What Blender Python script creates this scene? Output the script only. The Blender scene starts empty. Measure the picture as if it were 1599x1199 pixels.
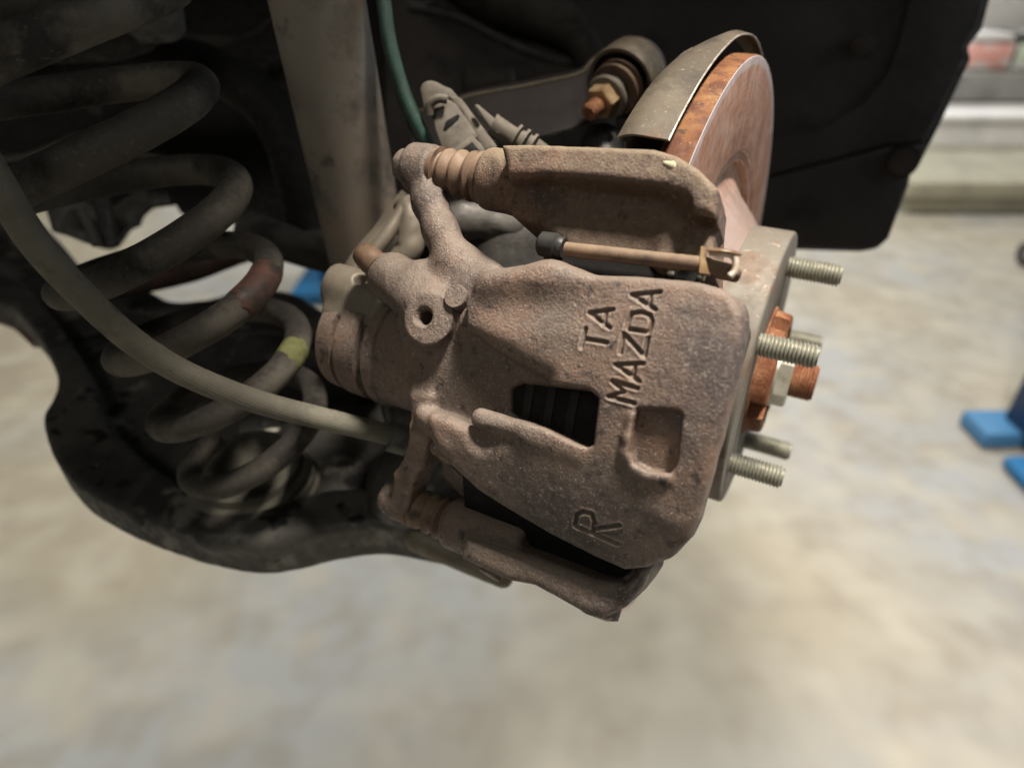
import bpy, bmesh, math, random
import numpy as np
from mathutils import Vector, Matrix, noise as mnoise
random.seed(7); np.random.seed(7)
S = bpy.context.scene
C = S.collection
PI = math.pi

# ------------------------------------------------------------------ camera, world, lamps, exposure
CAM_H = 1.35
PITCH = math.radians(33.0)
F = 1042.0                                   # focal length in pixels of the 1599 px wide photograph
cam_data = bpy.data.cameras.new('camera')
cam = bpy.data.objects.new('camera', cam_data); C.objects.link(cam)
cam.location = (0, 0, CAM_H)
cam.rotation_euler = (PI / 2 - PITCH, 0, 0)
cam_data.sensor_width = 36.0
cam_data.lens = 36.0 * F / 1599.0
cam_data.clip_start = 0.01
cam_data.clip_end = 100.0
cam_data.dof.use_dof = True
cam_data.dof.focus_distance = 0.262
cam_data.dof.aperture_fstop = 23.46 / 4.2
cam_data.dof.aperture_blades = 0
S.camera = cam

world = bpy.data.worlds.new('World'); S.world = world
world.use_nodes = True
world.node_tree.nodes['Background'].inputs[0].default_value = (1.0, 0.93, 0.82, 1)
world.node_tree.nodes['Background'].inputs[1].default_value = 0.038
S.view_settings.view_transform = 'Standard'
S.view_settings.look = 'None'
S.view_settings.exposure = 0.28
S.view_settings.gamma = 1.0

def area_lamp(name, loc, target, sx, sy, watts, color):
    d = bpy.data.lights.new(name, 'AREA'); d.shape = 'RECTANGLE'; d.size = sx; d.size_y = sy
    d.energy = watts; d.color = color
    o = bpy.data.objects.new(name, d); C.objects.link(o); o.location = loc
    o.rotation_euler = (Vector(target) - Vector(loc)).to_track_quat('-Z', 'Y').to_euler()
    return o
area_lamp('work_lamp', (0.45, 0.17, 2.8), (0.0, 0.3, 1.15), 0.36, 0.20, 76.0, (1.0, 0.885, 0.775))
area_lamp('ceiling_or_fill_lamp', (-0.7, -1.8, 3.2), (-0.1, 0.4, 1.0), 1.2, 0.6, 10.0, (1.0, 0.94, 0.84))  # added fill from behind the camera, no known source
area_lamp('bay_door_light', (2.6, 0.9, 1.9), (0.0, 0.3, 1.15), 1.6, 1.8, 13.0, (0.86, 0.93, 1.0))
area_lamp('ceiling_or_fill_lamp', (0.4, 3.6, 4.4), (0.2, 2.6, 0.0), 5.0, 2.0, 230.0, (1.0, 0.94, 0.83))
area_lamp('ceiling_or_fill_lamp', (-2.2, 0.8, 4.2), (-0.5, 1.2, 0.0), 2.0, 1.0, 65.0, (1.0, 0.93, 0.80))
area_lamp('ceiling_or_fill_lamp', (3.0, 8.5, 4.4), (3.5, 10.5, 0.0), 5.0, 2.5, 360.0, (0.95, 0.98, 1.0))  # added to brighten the far background and wall, no known source

# ------------------------------------------------------------------ coordinates
# local frame of the wheel: a = axle, pointing outboard; u = upward in the disc plane; w = outward through the caliper. Millimetres.
yaw_, pit_ = .4196, .2592
A_ = np.array([math.cos(pit_) * math.cos(yaw_), math.sin(pit_), -math.cos(pit_) * math.sin(yaw_)])
W_ = np.array([0, 0, -1.]) - np.dot([0, 0, -1.], A_) * A_; W_ /= np.linalg.norm(W_)
U_ = np.cross(A_, W_)
if U_[1] > 0: U_ = -U_
B = np.stack([A_, U_, W_])
O = np.array([386.9 * 366.4 / F, -21.1 * 366.4 / F, 366.4]) - A_ * 34.0
CW = np.array([[1, 0, 0], [0, -math.sin(PITCH), -math.cos(PITCH)], [0, math.cos(PITCH), -math.sin(PITCH)]])
def cam2loc(P): return (np.asarray(P, float) - O) @ B.T
def loc2cam(P): return O + np.asarray(P, float) @ B
def toW(P):                                   # local mm -> world metres
    return (loc2cam(P) / 1000.0) @ CW + np.array([0, 0, CAM_H])
def W2loc(P): return cam2loc(((np.asarray(P, float) - np.array([0, 0, CAM_H])) @ CW.T) * 1000.0)
def atz(px, py, z): return cam2loc(np.array([(px - 800) / F, (py - 600) / F, 1.]) * z)
def onp(px, py, ax, val):
    d = np.array([(px - 800) / F, (py - 600) / F, 1.]); n = B[ax]
    return cam2loc(d * ((val + n @ O) / (n @ d)))
def oncyl(px, py, rho):                       # on the cylinder of radius rho round the axle, camera side
    v = rho
    for _ in range(30):
        l = onp(px, py, 2, v); v = math.sqrt(max(rho * rho - l[1] ** 2, 1))
    return l
def onplane_c(px, py, p0, n):                 # camera-space plane
    d = np.array([(px - 800) / F, (py - 600) / F, 1.])
    return d * (np.dot(n, p0) / np.dot(n, d))
def ground(px, py, z=0.0):
    d = np.array([(px - 800) / F, (py - 600) / F, 1.]) @ CW
    t = (z - CAM_H) / d[2]
    return np.array([0, 0, CAM_H]) + d * t
def atY(px, py, Y):
    d = np.array([(px - 800) / F, (py - 600) / F, 1.]) @ CW
    return np.array([0, 0, CAM_H]) + d * (Y / d[1])
UPc = np.array([0, -math.cos(PITCH), -math.sin(PITCH)])
UP = UPc @ B.T

# ------------------------------------------------------------------ object helpers
def tag(o, label=None, cat=None, group=None, kind=None):
    if label: o['label'] = label
    if cat: o['category'] = cat
    if group: o['group'] = group
    if kind: o['kind'] = kind
    return o
def thing(name, label, cat, base, group=None):
    o = bpy.data.objects.new(name, None); C.objects.link(o)
    o.location = Vector(toW(base)); o.empty_display_size = 0.01
    bpy.context.view_layer.update()
    return tag(o, label, cat, group)
def root_of(p):
    while p.parent: p = p.parent
    return p
def mk(name, vw, faces, mat, parent=None, smooth=True, auto=None):
    """vw in world metres"""
    vw = np.asarray(vw, float)
    loc = np.array(root_of(parent).location) if parent else vw.mean(0)
    me = bpy.data.meshes.new(name)
    if isinstance(faces, np.ndarray):
        n = len(faces); k = faces.shape[1]
        me.vertices.add(len(vw)); me.vertices.foreach_set('co', (vw - loc).ravel())
        me.loops.add(n * k); me.loops.foreach_set('vertex_index', faces.ravel().astype(np.int32))
        me.polygons.add(n); me.polygons.foreach_set('loop_start', np.arange(0, n * k, k, dtype=np.int32))
        me.update(calc_edges=True); me.validate()
    else:
        me.from_pydata([tuple(x) for x in (vw - loc)], [], faces)
    if smooth is True:
        me.polygons.foreach_set('use_smooth', [True] * len(me.polygons))
        if auto: me.set_sharp_from_angle(angle=math.radians(auto))
    me.materials.append(mat)
    o = bpy.data.objects.new(name, me); C.objects.link(o)
    if parent: o.parent = parent
    if parent is None: o.location = Vector(loc)
    elif parent.parent is not None or parent.type == 'MESH':
        o.location = (0, 0, 0)
    return o
def solid(name, vw, faces, mat, parent=None, bevel=0.0, segs=2, auto=35):
    bm = bmesh.new()
    vs = [bm.verts.new(tuple(v)) for v in vw]
    for f in faces: bm.faces.new([vs[i] for i in f])
    bmesh.ops.recalc_face_normals(bm, faces=bm.faces)
    if bevel:
        ed = [e for e in bm.edges if len(e.link_faces) == 2 and e.calc_face_angle(0) > .5]
        bmesh.ops.bevel(bm, geom=ed, offset=bevel, segments=segs, profile=.5, affect='EDGES', clamp_overlap=True)
    bm.verts.index_update()
    v2 = [v.co[:] for v in bm.verts]; f2 = [[v.index for v in f.verts] for f in bm.faces]
    bm.free()
    return mk(name, np.array(v2), f2, mat, parent, True, auto)
def prism(name, poly, nrm, depth, mat, parent=None, bevel=0.6, segs=2):
    """poly: local mm points; extruded by depth along -nrm"""
    poly = np.array(poly, float); nrm = np.array(nrm, float); nrm /= np.linalg.norm(nrm)
    n = len(poly)
    vv = np.concatenate([poly, poly - nrm * depth])
    fs = [list(range(n)), list(range(2 * n - 1, n - 1, -1))] + [[i, i + n, (i + 1) % n + n, (i + 1) % n] for i in range(n)]
    return solid(name, toW(vv), fs, mat, parent, bevel / 1000., segs)
def box_axes(name, c, ex, ey, ez, mat, parent=None, bevel=0.6):
    """c local centre; ex,ey,ez local half-axis vectors"""
    c, ex, ey, ez = [np.array(t, float) for t in (c, ex, ey, ez)]
    vv = [c + sx * ex + sy * ey + sz * ez for sx in (-1, 1) for sy in (-1, 1) for sz in (-1, 1)]
    fs = [[0, 1, 3, 2], [4, 6, 7, 5], [0, 4, 5, 1], [2, 3, 7, 6], [0, 2, 6, 4], [1, 5, 7, 3]]
    return solid(name, toW(np.array(vv)), fs, mat, parent, bevel / 1000.)
def wbox(name, lo, hi, mat, parent=None, bevel=0.004, rotz=0.0):
    lo = np.array(lo, float); hi = np.array(hi, float); c = (lo + hi) / 2
    vv = []
    for i in (0, 1):
        for j in (0, 1):
            for k in (0, 1):
                p = np.array([(lo, hi)[i][0], (lo, hi)[j][1], (lo, hi)[k][2]]) - c
                vv.append(c + np.array([p[0] * math.cos(rotz) - p[1] * math.sin(rotz), p[0] * math.sin(rotz) + p[1] * math.cos(rotz), p[2]]))
    fs = [[0, 1, 3, 2], [4, 6, 7, 5], [0, 4, 5, 1], [2, 3, 7, 6], [0, 2, 6, 4], [1, 5, 7, 3]]
    return solid(name, np.array(vv), fs, mat, parent, bevel)
def frame_of(d):
    d = np.array(d, float); d /= np.linalg.norm(d)
    t = np.array([0, 1., 0]) if abs(d[1]) < .9 else np.array([1., 0, 0])
    e1 = np.cross(d, t); e1 /= np.linalg.norm(e1); e2 = np.cross(d, e1)
    return d, e1, e2
def lathe(name, prof, c, d, mat, parent=None, seg=64, auto=40, rfun=None, phase=0.0, cap=(1, 1)):
    """prof: (axial, radius) mm, from c along d"""
    d, e1, e2 = frame_of(d); c = np.array(c, float)
    th = np.linspace(0, 2 * PI, seg, endpoint=False) + phase
    vs = []; fs = []
    for x, r in prof:
        for t in th:
            rr = r if rfun is None else rfun(x, r, t)
            vs.append(c + d * x + (math.cos(t) * e1 + math.sin(t) * e2) * rr)
    m = len(prof)
    for i in range(m - 1):
        for j in range(seg):
            fs.append([i * seg + j, i * seg + (j + 1) % seg, (i + 1) * seg + (j + 1) % seg, (i + 1) * seg + j])
    if prof[0][1] > .01 and cap[0]: fs.append(list(range(seg))[::-1])
    if prof[-1][1] > .01 and cap[1]: fs.append(list(range((m - 1) * seg, m * seg)))
    return mk(name, toW(np.array(vs)), fs, mat, parent, True, auto)
def threaded(name, c, d, r, x0, x1, pitch, mat, parent=None, seg=36, h=0.7):
    d, e1, e2 = frame_of(d); c = np.array(c, float)
    n = int((x1 - x0) / pitch * 6); xs = np.linspace(x0, x1, n)
    vs = []; fs = []
    for x in xs:
        for j in range(seg):
            t = 2 * PI * j / seg
            q = (x / pitch - t / (2 * PI)) % 1.0
            k = min(1, abs(q - .5) * 2 * 1.25)
            e = min(1, (x1 - x) / 1.6)
            rr = r - h * k - (1 - e) * 1.2
            vs.append(c + d * x + (math.cos(t) * e1 + math.sin(t) * e2) * rr)
    for i in range(n - 1):
        for j in range(seg):
            fs.append([i * seg + j, i * seg + (j + 1) % seg, (i + 1) * seg + (j + 1) % seg, (i + 1) * seg + j])
    fs.append(list(range(seg))[::-1]); fs.append(list(range((n - 1) * seg, n * seg)))
    return mk(name, toW(np.array(vs)), fs, mat, parent, True, 60)
def catmull(P, n=10):
    P = np.array(P, float); out = []
    Q = np.concatenate([[2 * P[0] - P[1]], P, [2 * P[-1] - P[-2]]])
    for i in range(1, len(Q) - 2):
        for k in range(n):
            t = k / n
            out.append(.5 * ((2 * Q[i]) + (-Q[i - 1] + Q[i + 1]) * t + (2 * Q[i - 1] - 5 * Q[i] + 4 * Q[i + 1] - Q[i + 2]) * t * t + (-Q[i - 1] + 3 * Q[i] - 3 * Q[i + 1] + Q[i + 2]) * t ** 3))
    out.append(Q[-2]); return np.array(out)
def tube(name, pts, r, mat, parent=None, seg=20, n=10, smooth_path=True, jit=0.0, kind=None):
    P = catmull(pts, n) if smooth_path else np.array(pts, float)
    m = len(P)
    R = np.interp(np.linspace(0, 1, m), np.linspace(0, 1, len(r)), r) if hasattr(r, '__len__') else np.full(m, float(r))
    T = np.gradient(P, axis=0); T /= np.linalg.norm(T, axis=1)[:, None]
    e = frame_of(T[0])[1]; vs = []; fs = []
    for i in range(m):
        e = e - np.dot(e, T[i]) * T[i]; e /= np.linalg.norm(e); f = np.cross(T[i], e)
        for j in range(seg):
            t = 2 * PI * j / seg
            rr = R[i] * (1 + (jit * mnoise.noise(Vector(P[i] * .15) + Vector((math.cos(t), math.sin(t), 0))) if jit else 0))
            vs.append(P[i] + (math.cos(t) * e + math.sin(t) * f) * rr)
    for i in range(m - 1):
        for j in range(seg):
            fs.append([i * seg + j, i * seg + (j + 1) % seg, (i + 1) * seg + (j + 1) % seg, (i + 1) * seg + j])
    fs.append(list(range(seg))[::-1]); fs.append(list(range((m - 1) * seg, m * seg)))
    return mk(name, toW(np.array(vs)), fs, mat, parent, True, 60)
def sheet(name, grid, mat, parent=None, thick=1.0, auto=50):
    """grid [i][j] of local points -> a sheet with thickness"""
    G = np.array(grid, float); ni, nj = G.shape[:2]
    du = np.gradient(G, axis=0); dv = np.gradient(G, axis=1)
    N = np.cross(du, dv); N /= np.linalg.norm(N, axis=2)[..., None] + 1e-9
    V = np.concatenate([G.reshape(-1, 3), (G + N * thick).reshape(-1, 3)]); o = ni * nj
    fs = []
    for i in range(ni - 1):
        for j in range(nj - 1):
            q = [i * nj + j, (i + 1) * nj + j, (i + 1) * nj + j + 1, i * nj + j + 1]
            fs.append(q); fs.append([x + o for x in q[::-1]])
    rim = [(i * nj) for i in range(ni)] + [(ni - 1) * nj + j for j in range(1, nj)] + [i * nj + nj - 1 for i in range(ni - 2, -1, -1)] + [j for j in range(nj - 2, 0, -1)]
    for k in range(len(rim)):
        p, q = rim[k], rim[(k + 1) % len(rim)]
        fs.append([q, p, p + o, q + o])
    return mk(name, toW(V), fs, mat, parent, True, auto)

# ------------------------------------------------------------------ signed-distance castings
def sd_capsule(p, q, r1, r2=None):
    p = np.array(p, float); q = np.array(q, float); r2 = r1 if r2 is None else r2
    m = max(r1, r2)
    def f(X, Y, Z):
        d = q - p; L = d @ d + 1e-9
        t = np.clip(((X - p[0]) * d[0] + (Y - p[1]) * d[1] + (Z - p[2]) * d[2]) / L, 0, 1)
        return np.sqrt((X - p[0] - t * d[0]) ** 2 + (Y - p[1] - t * d[1]) ** 2 + (Z - p[2] - t * d[2]) ** 2) - (r1 + (r2 - r1) * t)
    return f, np.minimum(p, q) - m, np.maximum(p, q) + m
def sd_cyl(p, q, r, rnd=1.5):
    p = np.array(p, float); q = np.array(q, float)
    def f(X, Y, Z):
        d = q - p; L = np.linalg.norm(d); d = d / L
        s = (X - p[0]) * d[0] + (Y - p[1]) * d[1] + (Z - p[2]) * d[2]
        rad = np.sqrt(np.maximum((X - p[0]) ** 2 + (Y - p[1]) ** 2 + (Z - p[2]) ** 2 - s * s, 0))
        dx = rad - r + rnd; dy = np.abs(s - L / 2) - L / 2 + rnd
        return np.minimum(np.maximum(dx, dy), 0) + np.sqrt(np.maximum(dx, 0) ** 2 + np.maximum(dy, 0) ** 2) - rnd
    return f, np.minimum(p, q) - r, np.maximum(p, q) + r
def sd_box(c, ex, ey, ez, rnd=2.0):
    c = np.array(c, float); E = [np.array(e, float) for e in (ex, ey, ez)]
    H = [np.linalg.norm(e) for e in E]; D = [e / h for e, h in zip(E, H)]
    ext = sum(np.abs(e) for e in E)
    def f(X, Y, Z):
        q = [np.abs((X - c[0]) * d[0] + (Y - c[1]) * d[1] + (Z - c[2]) * d[2]) - h + rnd for d, h in zip(D, H)]
        return np.minimum(np.maximum(np.maximum(q[0], q[1]), q[2]), 0) + np.sqrt(sum(np.maximum(t, 0) ** 2 for t in q)) - rnd
    return f, c - ext, c + ext
def poly_sd(px, py, poly):
    poly = np.array(poly, float); d = np.full(px.shape, 1e9); s = np.ones(px.shape, bool)
    n = len(poly)
    for i in range(n):
        a, b = poly[i], poly[i - 1]
        e = b - a; wx = px - a[0]; wy = py - a[1]
        t = np.clip((wx * e[0] + wy * e[1]) / (e @ e + 1e-9), 0, 1)
        d = np.minimum(d, (wx - e[0] * t) ** 2 + (wy - e[1] * t) ** 2)
        c1 = py >= a[1]; c2 = py < b[1]; c3 = e[0] * wy > e[1] * wx
        s ^= (c1 & c2 & c3) | (~c1 & ~c2 & ~c3)
    d = np.sqrt(d); return np.where(s, d, -d)
def sd_cylprism(poly, r0, r1, rnd=2.0):
    """poly in (a,u), between radii r0 and r1 round the axle"""
    poly = np.array(poly, float)[:, :2]
    def f(X, Y, Z):
        rho = np.sqrt(Y * Y + Z * Z); g = poly_sd2(X, Y, poly) + rnd
        h = np.maximum(rho - r1, r0 - rho) + rnd
        return np.minimum(np.maximum(g, h), 0) + np.sqrt(np.maximum(g, 0) ** 2 + np.maximum(h, 0) ** 2) - rnd
    lo = np.array([poly[:, 0].min(), poly[:, 1].min(), math.sqrt(max(r0 ** 2 - max(poly[:, 1] ** 2), 0)) - 2])
    hi = np.array([poly[:, 0].max(), poly[:, 1].max(), r1])
    return f, lo, hi
def poly_sd2(X, Y, poly):
    # X varies on axis 0 and Y on axis 1 only: evaluate once in 2D, broadcast
    d2 = poly_sd(np.broadcast_to(X[:, :, :1], (X.shape[0], Y.shape[1], 1)), np.broadcast_to(Y[:, :, :1], (X.shape[0], Y.shape[1], 1)), poly)
    return d2
def sd_genprism(poly, c, e1, e2, n, h0, h1, rnd=2.0, dish=None):
    """poly in coordinates (e1,e2) about c, between heights h0..h1 along n"""
    poly = np.array(poly, float); c = np.array(c, float)
    axal = abs(n[2]) > .999 and abs(e1[0]) > .999
    P3 = np.array([c + e1 * p[0] + e2 * p[1] + n * h for p in poly for h in (h0, h1)])
    def f(X, Y, Z):
        dx, dy, dz = X - c[0], Y - c[1], Z - c[2]
        a = dx * e1[0] + dy * e1[1] + dz * e1[2]; b = dx * e2[0] + dy * e2[1] + dz * e2[2]; s = dx * n[0] + dy * n[1] + dz * n[2]
        g = (poly_sd2(a, b, poly) if axal else poly_sd(a, b, poly)) + rnd; h = np.maximum(s - h1, h0 - s) + rnd
        return np.minimum(np.maximum(g, h), 0) + np.sqrt(np.maximum(g, 0) ** 2 + np.maximum(h, 0) ** 2) - rnd
    return f, P3.min(0), P3.max(0)
def casting(name, ops, lo, hi, h, mat, parent=None, displace=None, rough=0.0, relax=2, post=None):
    lo = np.array(lo, float); hi = np.array(hi, float)
    N = np.ceil((hi - lo) / h).astype(int) + 1
    G = np.full(N, 50.0, np.float32)
    ax = [lo[i] + np.arange(N[i]) * h for i in range(3)]
    for kind, (f, l, u), k in ops:
        pad = k + 2.5 * h
        i0 = np.clip(np.floor((l - pad - lo) / h).astype(int), 0, N - 1); i1 = np.clip(np.ceil((u + pad - lo) / h).astype(int) + 1, 1, N)
        if (i1 <= i0).any(): continue
        sl = tuple(slice(i0[i], i1[i]) for i in range(3))
        X = ax[0][sl[0]][:, None, None]; Y = ax[1][sl[1]][None, :, None]; Z = ax[2][sl[2]][None, None, :]
        d = np.broadcast_to(f(X, Y, Z), G[sl].shape).astype(np.float32); g = G[sl]
        if kind == '+':
            if k > 0:
                hh = np.clip(k - np.abs(d - g), 0, None) / k; G[sl] = np.minimum(d, g) - hh * hh * k * .25
            else: G[sl] = np.minimum(d, g)
        else:
            d = -d
            if k > 0:
                hh = np.clip(k - np.abs(d - g), 0, None) / k; G[sl] = np.maximum(d, g) + hh * hh * k * .25
            else: G[sl] = np.maximum(d, g)
    G[0] = G[-1] = 5; G[:, 0] = G[:, -1] = 5; G[:, :, 0] = G[:, :, -1] = 5
    ins = G < 0
    c = np.zeros(tuple(N - 1), np.uint8)
    for i in (0, 1):
        for j in (0, 1):
            for l in (0, 1):
                c += ins[i:N[0] - 1 + i, j:N[1] - 1 + j, l:N[2] - 1 + l]
    act = (c > 0) & (c < 8); idx = np.argwhere(act)
    ids = np.full(tuple(N - 1), -1, np.int32); ids[act] = np.arange(len(idx))
    acc = np.zeros((len(idx), 3)); cnt = np.zeros(len(idx))
    corners = [(i, j, l) for i in (0, 1) for j in (0, 1) for l in (0, 1)]
    val = {q: G[idx[:, 0] + q[0], idx[:, 1] + q[1], idx[:, 2] + q[2]] for q in corners}
    for q in corners:
        for d in range(3):
            if q[d] == 0:
                r = list(q); r[d] = 1; r = tuple(r)
                v0, v1 = val[q], val[r]; m = (v0 < 0) != (v1 < 0)
                t = np.where(m, v0 / np.where(m, v0 - v1, 1), 0)
                p = np.tile(np.array(q, float), (len(idx), 1)); p[:, d] += t
                acc += p * m[:, None]; cnt += m
    V = lo + (idx + acc / cnt[:, None]) * h
    Fc = []
    for d in range(3):
        e1, e2 = [(1, 2), (2, 0), (0, 1)][d]
        s0 = [slice(1, N[i] - 1) for i in range(3)]; s0[d] = slice(0, N[d] - 1)
        s1 = list(s0); s1[d] = slice(1, N[d])
        A = ins[tuple(s0)]; Bq = ins[tuple(s1)]; m = np.argwhere(A != Bq)
        off = np.array([1 if i != d else 0 for i in range(3)]); m = m + off
        inside = ins[m[:, 0], m[:, 1], m[:, 2]]
        def gi(o1, o2):
            q = m.copy(); q[:, e1] -= o1; q[:, e2] -= o2
            return ids[q[:, 0], q[:, 1], q[:, 2]]
        q = np.stack([gi(1, 1), gi(0, 1), gi(0, 0), gi(1, 0)], 1)
        q[~inside] = q[~inside][:, ::-1]
        Fc.append(q)
    Fc = np.concatenate(Fc)
    for _ in range(relax):
        sm = np.zeros_like(V); cn = np.zeros(len(V))
        for i in range(4):
            np.add.at(sm, Fc[:, i], V[Fc[:, (i + 1) % 4]]); np.add.at(cn, Fc[:, i], 1)
        V = V * .5 + .5 * sm / cn[:, None]
    if displace is not None or rough:
        Nn = np.zeros_like(V); fn = np.cross(V[Fc[:, 1]] - V[Fc[:, 0]], V[Fc[:, 2]] - V[Fc[:, 0]])
        for i in range(4): np.add.at(Nn, Fc[:, i], fn)
        Nn /= np.linalg.norm(Nn, axis=1)[:, None] + 1e-9
        if displace is not None: V = displace(V, Nn)
        if rough:
            ph = np.random.RandomState(3).rand(24, 4); s = np.zeros(len(V))
            for k in range(24):
                dr = ph[k, :3] - .5; dr /= np.linalg.norm(dr); fr = (0.25 + 1.6 * (k / 24)) * min(1, .5 / h)
                s += np.sin(V @ dr * fr + ph[k, 3] * 6.28) / (1 + fr)
            V = V + Nn * (s * rough * .3)[:, None]
    if post is not None: V = post(V)
    return mk(name, toW(V), Fc, mat, parent, True)
def lin(c):
    return tuple(((x / 255.) / 12.92 if x / 255. <= .04045 else ((x / 255. + .055) / 1.055) ** 2.4) for x in c) + (1,)
def pmat(name, layers, rough=(.6, .9), metal=0.0, bumps=(), spec=0.4, stretch=None, coat=0.0, dust=None, wear=None):
    """layers: first is (rgb,), then (rgb, noise scale, threshold lo, hi, detail) mixed over it. rgb is linear base colour."""
    m = bpy.data.materials.new(name); m.use_nodes = True
    nt = m.node_tree; N = nt.nodes; L = nt.links; bs = N['Principled BSDF']
    tc = N.new('ShaderNodeTexCoord'); vec = tc.outputs['Object']
    if stretch:
        mp = N.new('ShaderNodeMapping'); mp.inputs['Scale'].default_value = stretch; L.new(vec, mp.inputs[0]); vec = mp.outputs[0]
    def noise(scale, detail=6, off=0.0, rg=.6):
        n = N.new('ShaderNodeTexNoise'); n.inputs['Scale'].default_value = scale; n.inputs['Detail'].default_value = detail
        n.inputs['Roughness'].default_value = rg
        if off:
            a = N.new('ShaderNodeVectorMath'); a.operation = 'ADD'; a.inputs[1].default_value = (off, off * 1.7, -off); L.new(vec, a.inputs[0]); L.new(a.outputs[0], n.inputs['Vector'])
        else: L.new(vec, n.inputs['Vector'])
        return n
    def ramp(src, lo, hi):
        r = N.new('ShaderNodeMapRange'); r.inputs[1].default_value = lo; r.inputs[2].default_value = hi; L.new(src, r.inputs[0]); return r.outputs[0]
    col = None
    rgb0 = layers[0][0]
    for i, ly in enumerate(layers[1:]):
        rgb, sc, lo, hi = ly[:4]; det = ly[4] if len(ly) > 4 else 6
        n = noise(sc, det, .13 * (i + 1)); f = ramp(n.outputs[0], lo, hi)
        mx = N.new('ShaderNodeMix'); mx.data_type = 'RGBA'
        L.new(f, mx.inputs[0])
        if col is None: mx.inputs[6].default_value = (*rgb0, 1)
        else: L.new(col, mx.inputs[6])
        mx.inputs[7].default_value = (*rgb, 1); col = mx.outputs[2]
    if wear:
        g = N.new('ShaderNodeNewGeometry'); n = noise(320, 4, 1.1)
        ad = N.new('ShaderNodeMath'); ad.operation = 'MULTIPLY_ADD'; ad.inputs[1].default_value = .06; L.new(n.outputs[0], ad.inputs[0]); L.new(g.outputs['Pointiness'], ad.inputs[2])
        f = ramp(ad.outputs[0], wear[1], wear[2]); mx = N.new('ShaderNodeMix'); mx.data_type = 'RGBA'; L.new(f, mx.inputs[0]); L.new(col, mx.inputs[6]); mx.inputs[7].default_value = (*wear[0], 1); col = mx.outputs[2]
    if dust:  # tint by upward normal: settled dust, but painted shade on the spring
        rgb, lo, hi = dust
        g = N.new('ShaderNodeNewGeometry'); sp = N.new('ShaderNodeSeparateXYZ'); L.new(g.outputs['Normal'], sp.inputs[0])
        n = noise(260, 5, .9); ad = N.new('ShaderNodeMath'); ad.operation = 'MULTIPLY_ADD'; ad.inputs[1].default_value = .9; L.new(n.outputs[0], ad.inputs[0]); L.new(sp.outputs[2], ad.inputs[2])
        f = ramp(ad.outputs[0], lo, hi); mx = N.new('ShaderNodeMix'); mx.data_type = 'RGBA'; L.new(f, mx.inputs[0])
        if col is None: mx.inputs[6].default_value = (*rgb0, 1)
        else: L.new(col, mx.inputs[6])
        mx.inputs[7].default_value = (*rgb, 1); col = mx.outputs[2]
    if col is None: bs.inputs['Base Color'].default_value = (*rgb0, 1)
    else: L.new(col, bs.inputs['Base Color'])
    nr = noise(170, 4, .5); r = N.new('ShaderNodeMapRange'); r.inputs[1].default_value = .3; r.inputs[2].default_value = .7
    r.inputs[3].default_value = rough[0]; r.inputs[4].default_value = rough[1]; L.new(nr.outputs[0], r.inputs[0]); L.new(r.outputs[0], bs.inputs['Roughness'])
    bs.inputs['Metallic'].default_value = metal
    bs.inputs['Specular IOR Level'].default_value = spec
    if coat: bs.inputs['Coat Weight'].default_value = coat
    nrm = None
    for i, (sc, st, dist) in enumerate(bumps):
        n = noise(sc, 5, .31 * (i + 1), .65); b = N.new('ShaderNodeBump'); b.inputs['Strength'].default_value = st; b.inputs['Distance'].default_value = dist
        L.new(n.outputs[0], b.inputs['Height'])
        if nrm: L.new(nrm, b.inputs['Normal'])
        nrm = b.outputs[0]
    if nrm: L.new(nrm, bs.inputs['Normal'])
    m['_col'] = 1
    return m
M = {}
castb = ((1000, .75, .0008), (300, .35, .0012), (2600, .4, .0003))
M['cast'] = pmat('brown_cast_iron', [((.133, .103, .083),), ((.20, .132, .096), 13, .47, .60, 4), ((.078, .062, .058), 17, .50, .62, 5), ((.19, .16, .135), 500, .54, .70, 3), ((.05, .040, .037), 200, .57, .68, 5), ((.40, .36, .31), 1100, .64, .73, 2)], (.38, .8), .2, castb, .6, dust=((.19, .16, .13), .95, 1.7), wear=((.30, .25, .21), .548, .62))
M['cast2'] = pmat('brown_machined_cast_iron', [((.133, .103, .083),), ((.20, .132, .096), 13, .47, .60, 4), ((.078, .062, .058), 17, .50, .62, 5), ((.19, .16, .135), 500, .54, .70, 3), ((.05, .040, .037), 200, .57, .68, 5), ((.40, .36, .31), 1100, .64, .73, 2)], (.38, .8), .2, castb, .6, dust=((.19, .16, .13), .95, 1.7))
M['cast_rust'] = pmat('rusty_cast_iron', [((.118, .082, .062),), ((.185, .10, .062), 20, .48, .64, 3), ((.07, .048, .04), 24, .50, .64, 4), ((.18, .145, .11), 480, .54, .72, 3), ((.05, .036, .03), 230, .57, .70, 4), ((.34, .29, .22), 1200, .66, .76, 2)], (.5, .85), .1, castb, .45, dust=((.22, .18, .12), .9, 1.6), wear=((.28, .22, .16), .545, .62))
M['boot'] = pmat('dusty_brown_rubber', [((.11, .07, .048),), ((.17, .11, .07), 60, .45, .65), ((.05, .035, .028), 80, .55, .7), ((.25, .19, .13), 900, .62, .75, 3)], (.5, .75), 0, ((900, .25, .0003), (200, .2, .0006)), .4, dust=((.2, .15, .1), .9, 1.6))
M['blacksteel'] = pmat('black_painted_steel', [((.012, .012, .011),), ((.042, .041, .037), 13, .47, .60), ((.085, .082, .072), 55, .56, .66), ((.006, .006, .006), 38, .58, .64), ((.11, .105, .09), 700, .66, .78, 3)], (.35, .75), 0, ((350, .3, .0008), (60, .25, .002)), .45, dust=((.05, .047, .042), .9, 1.6))
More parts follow.
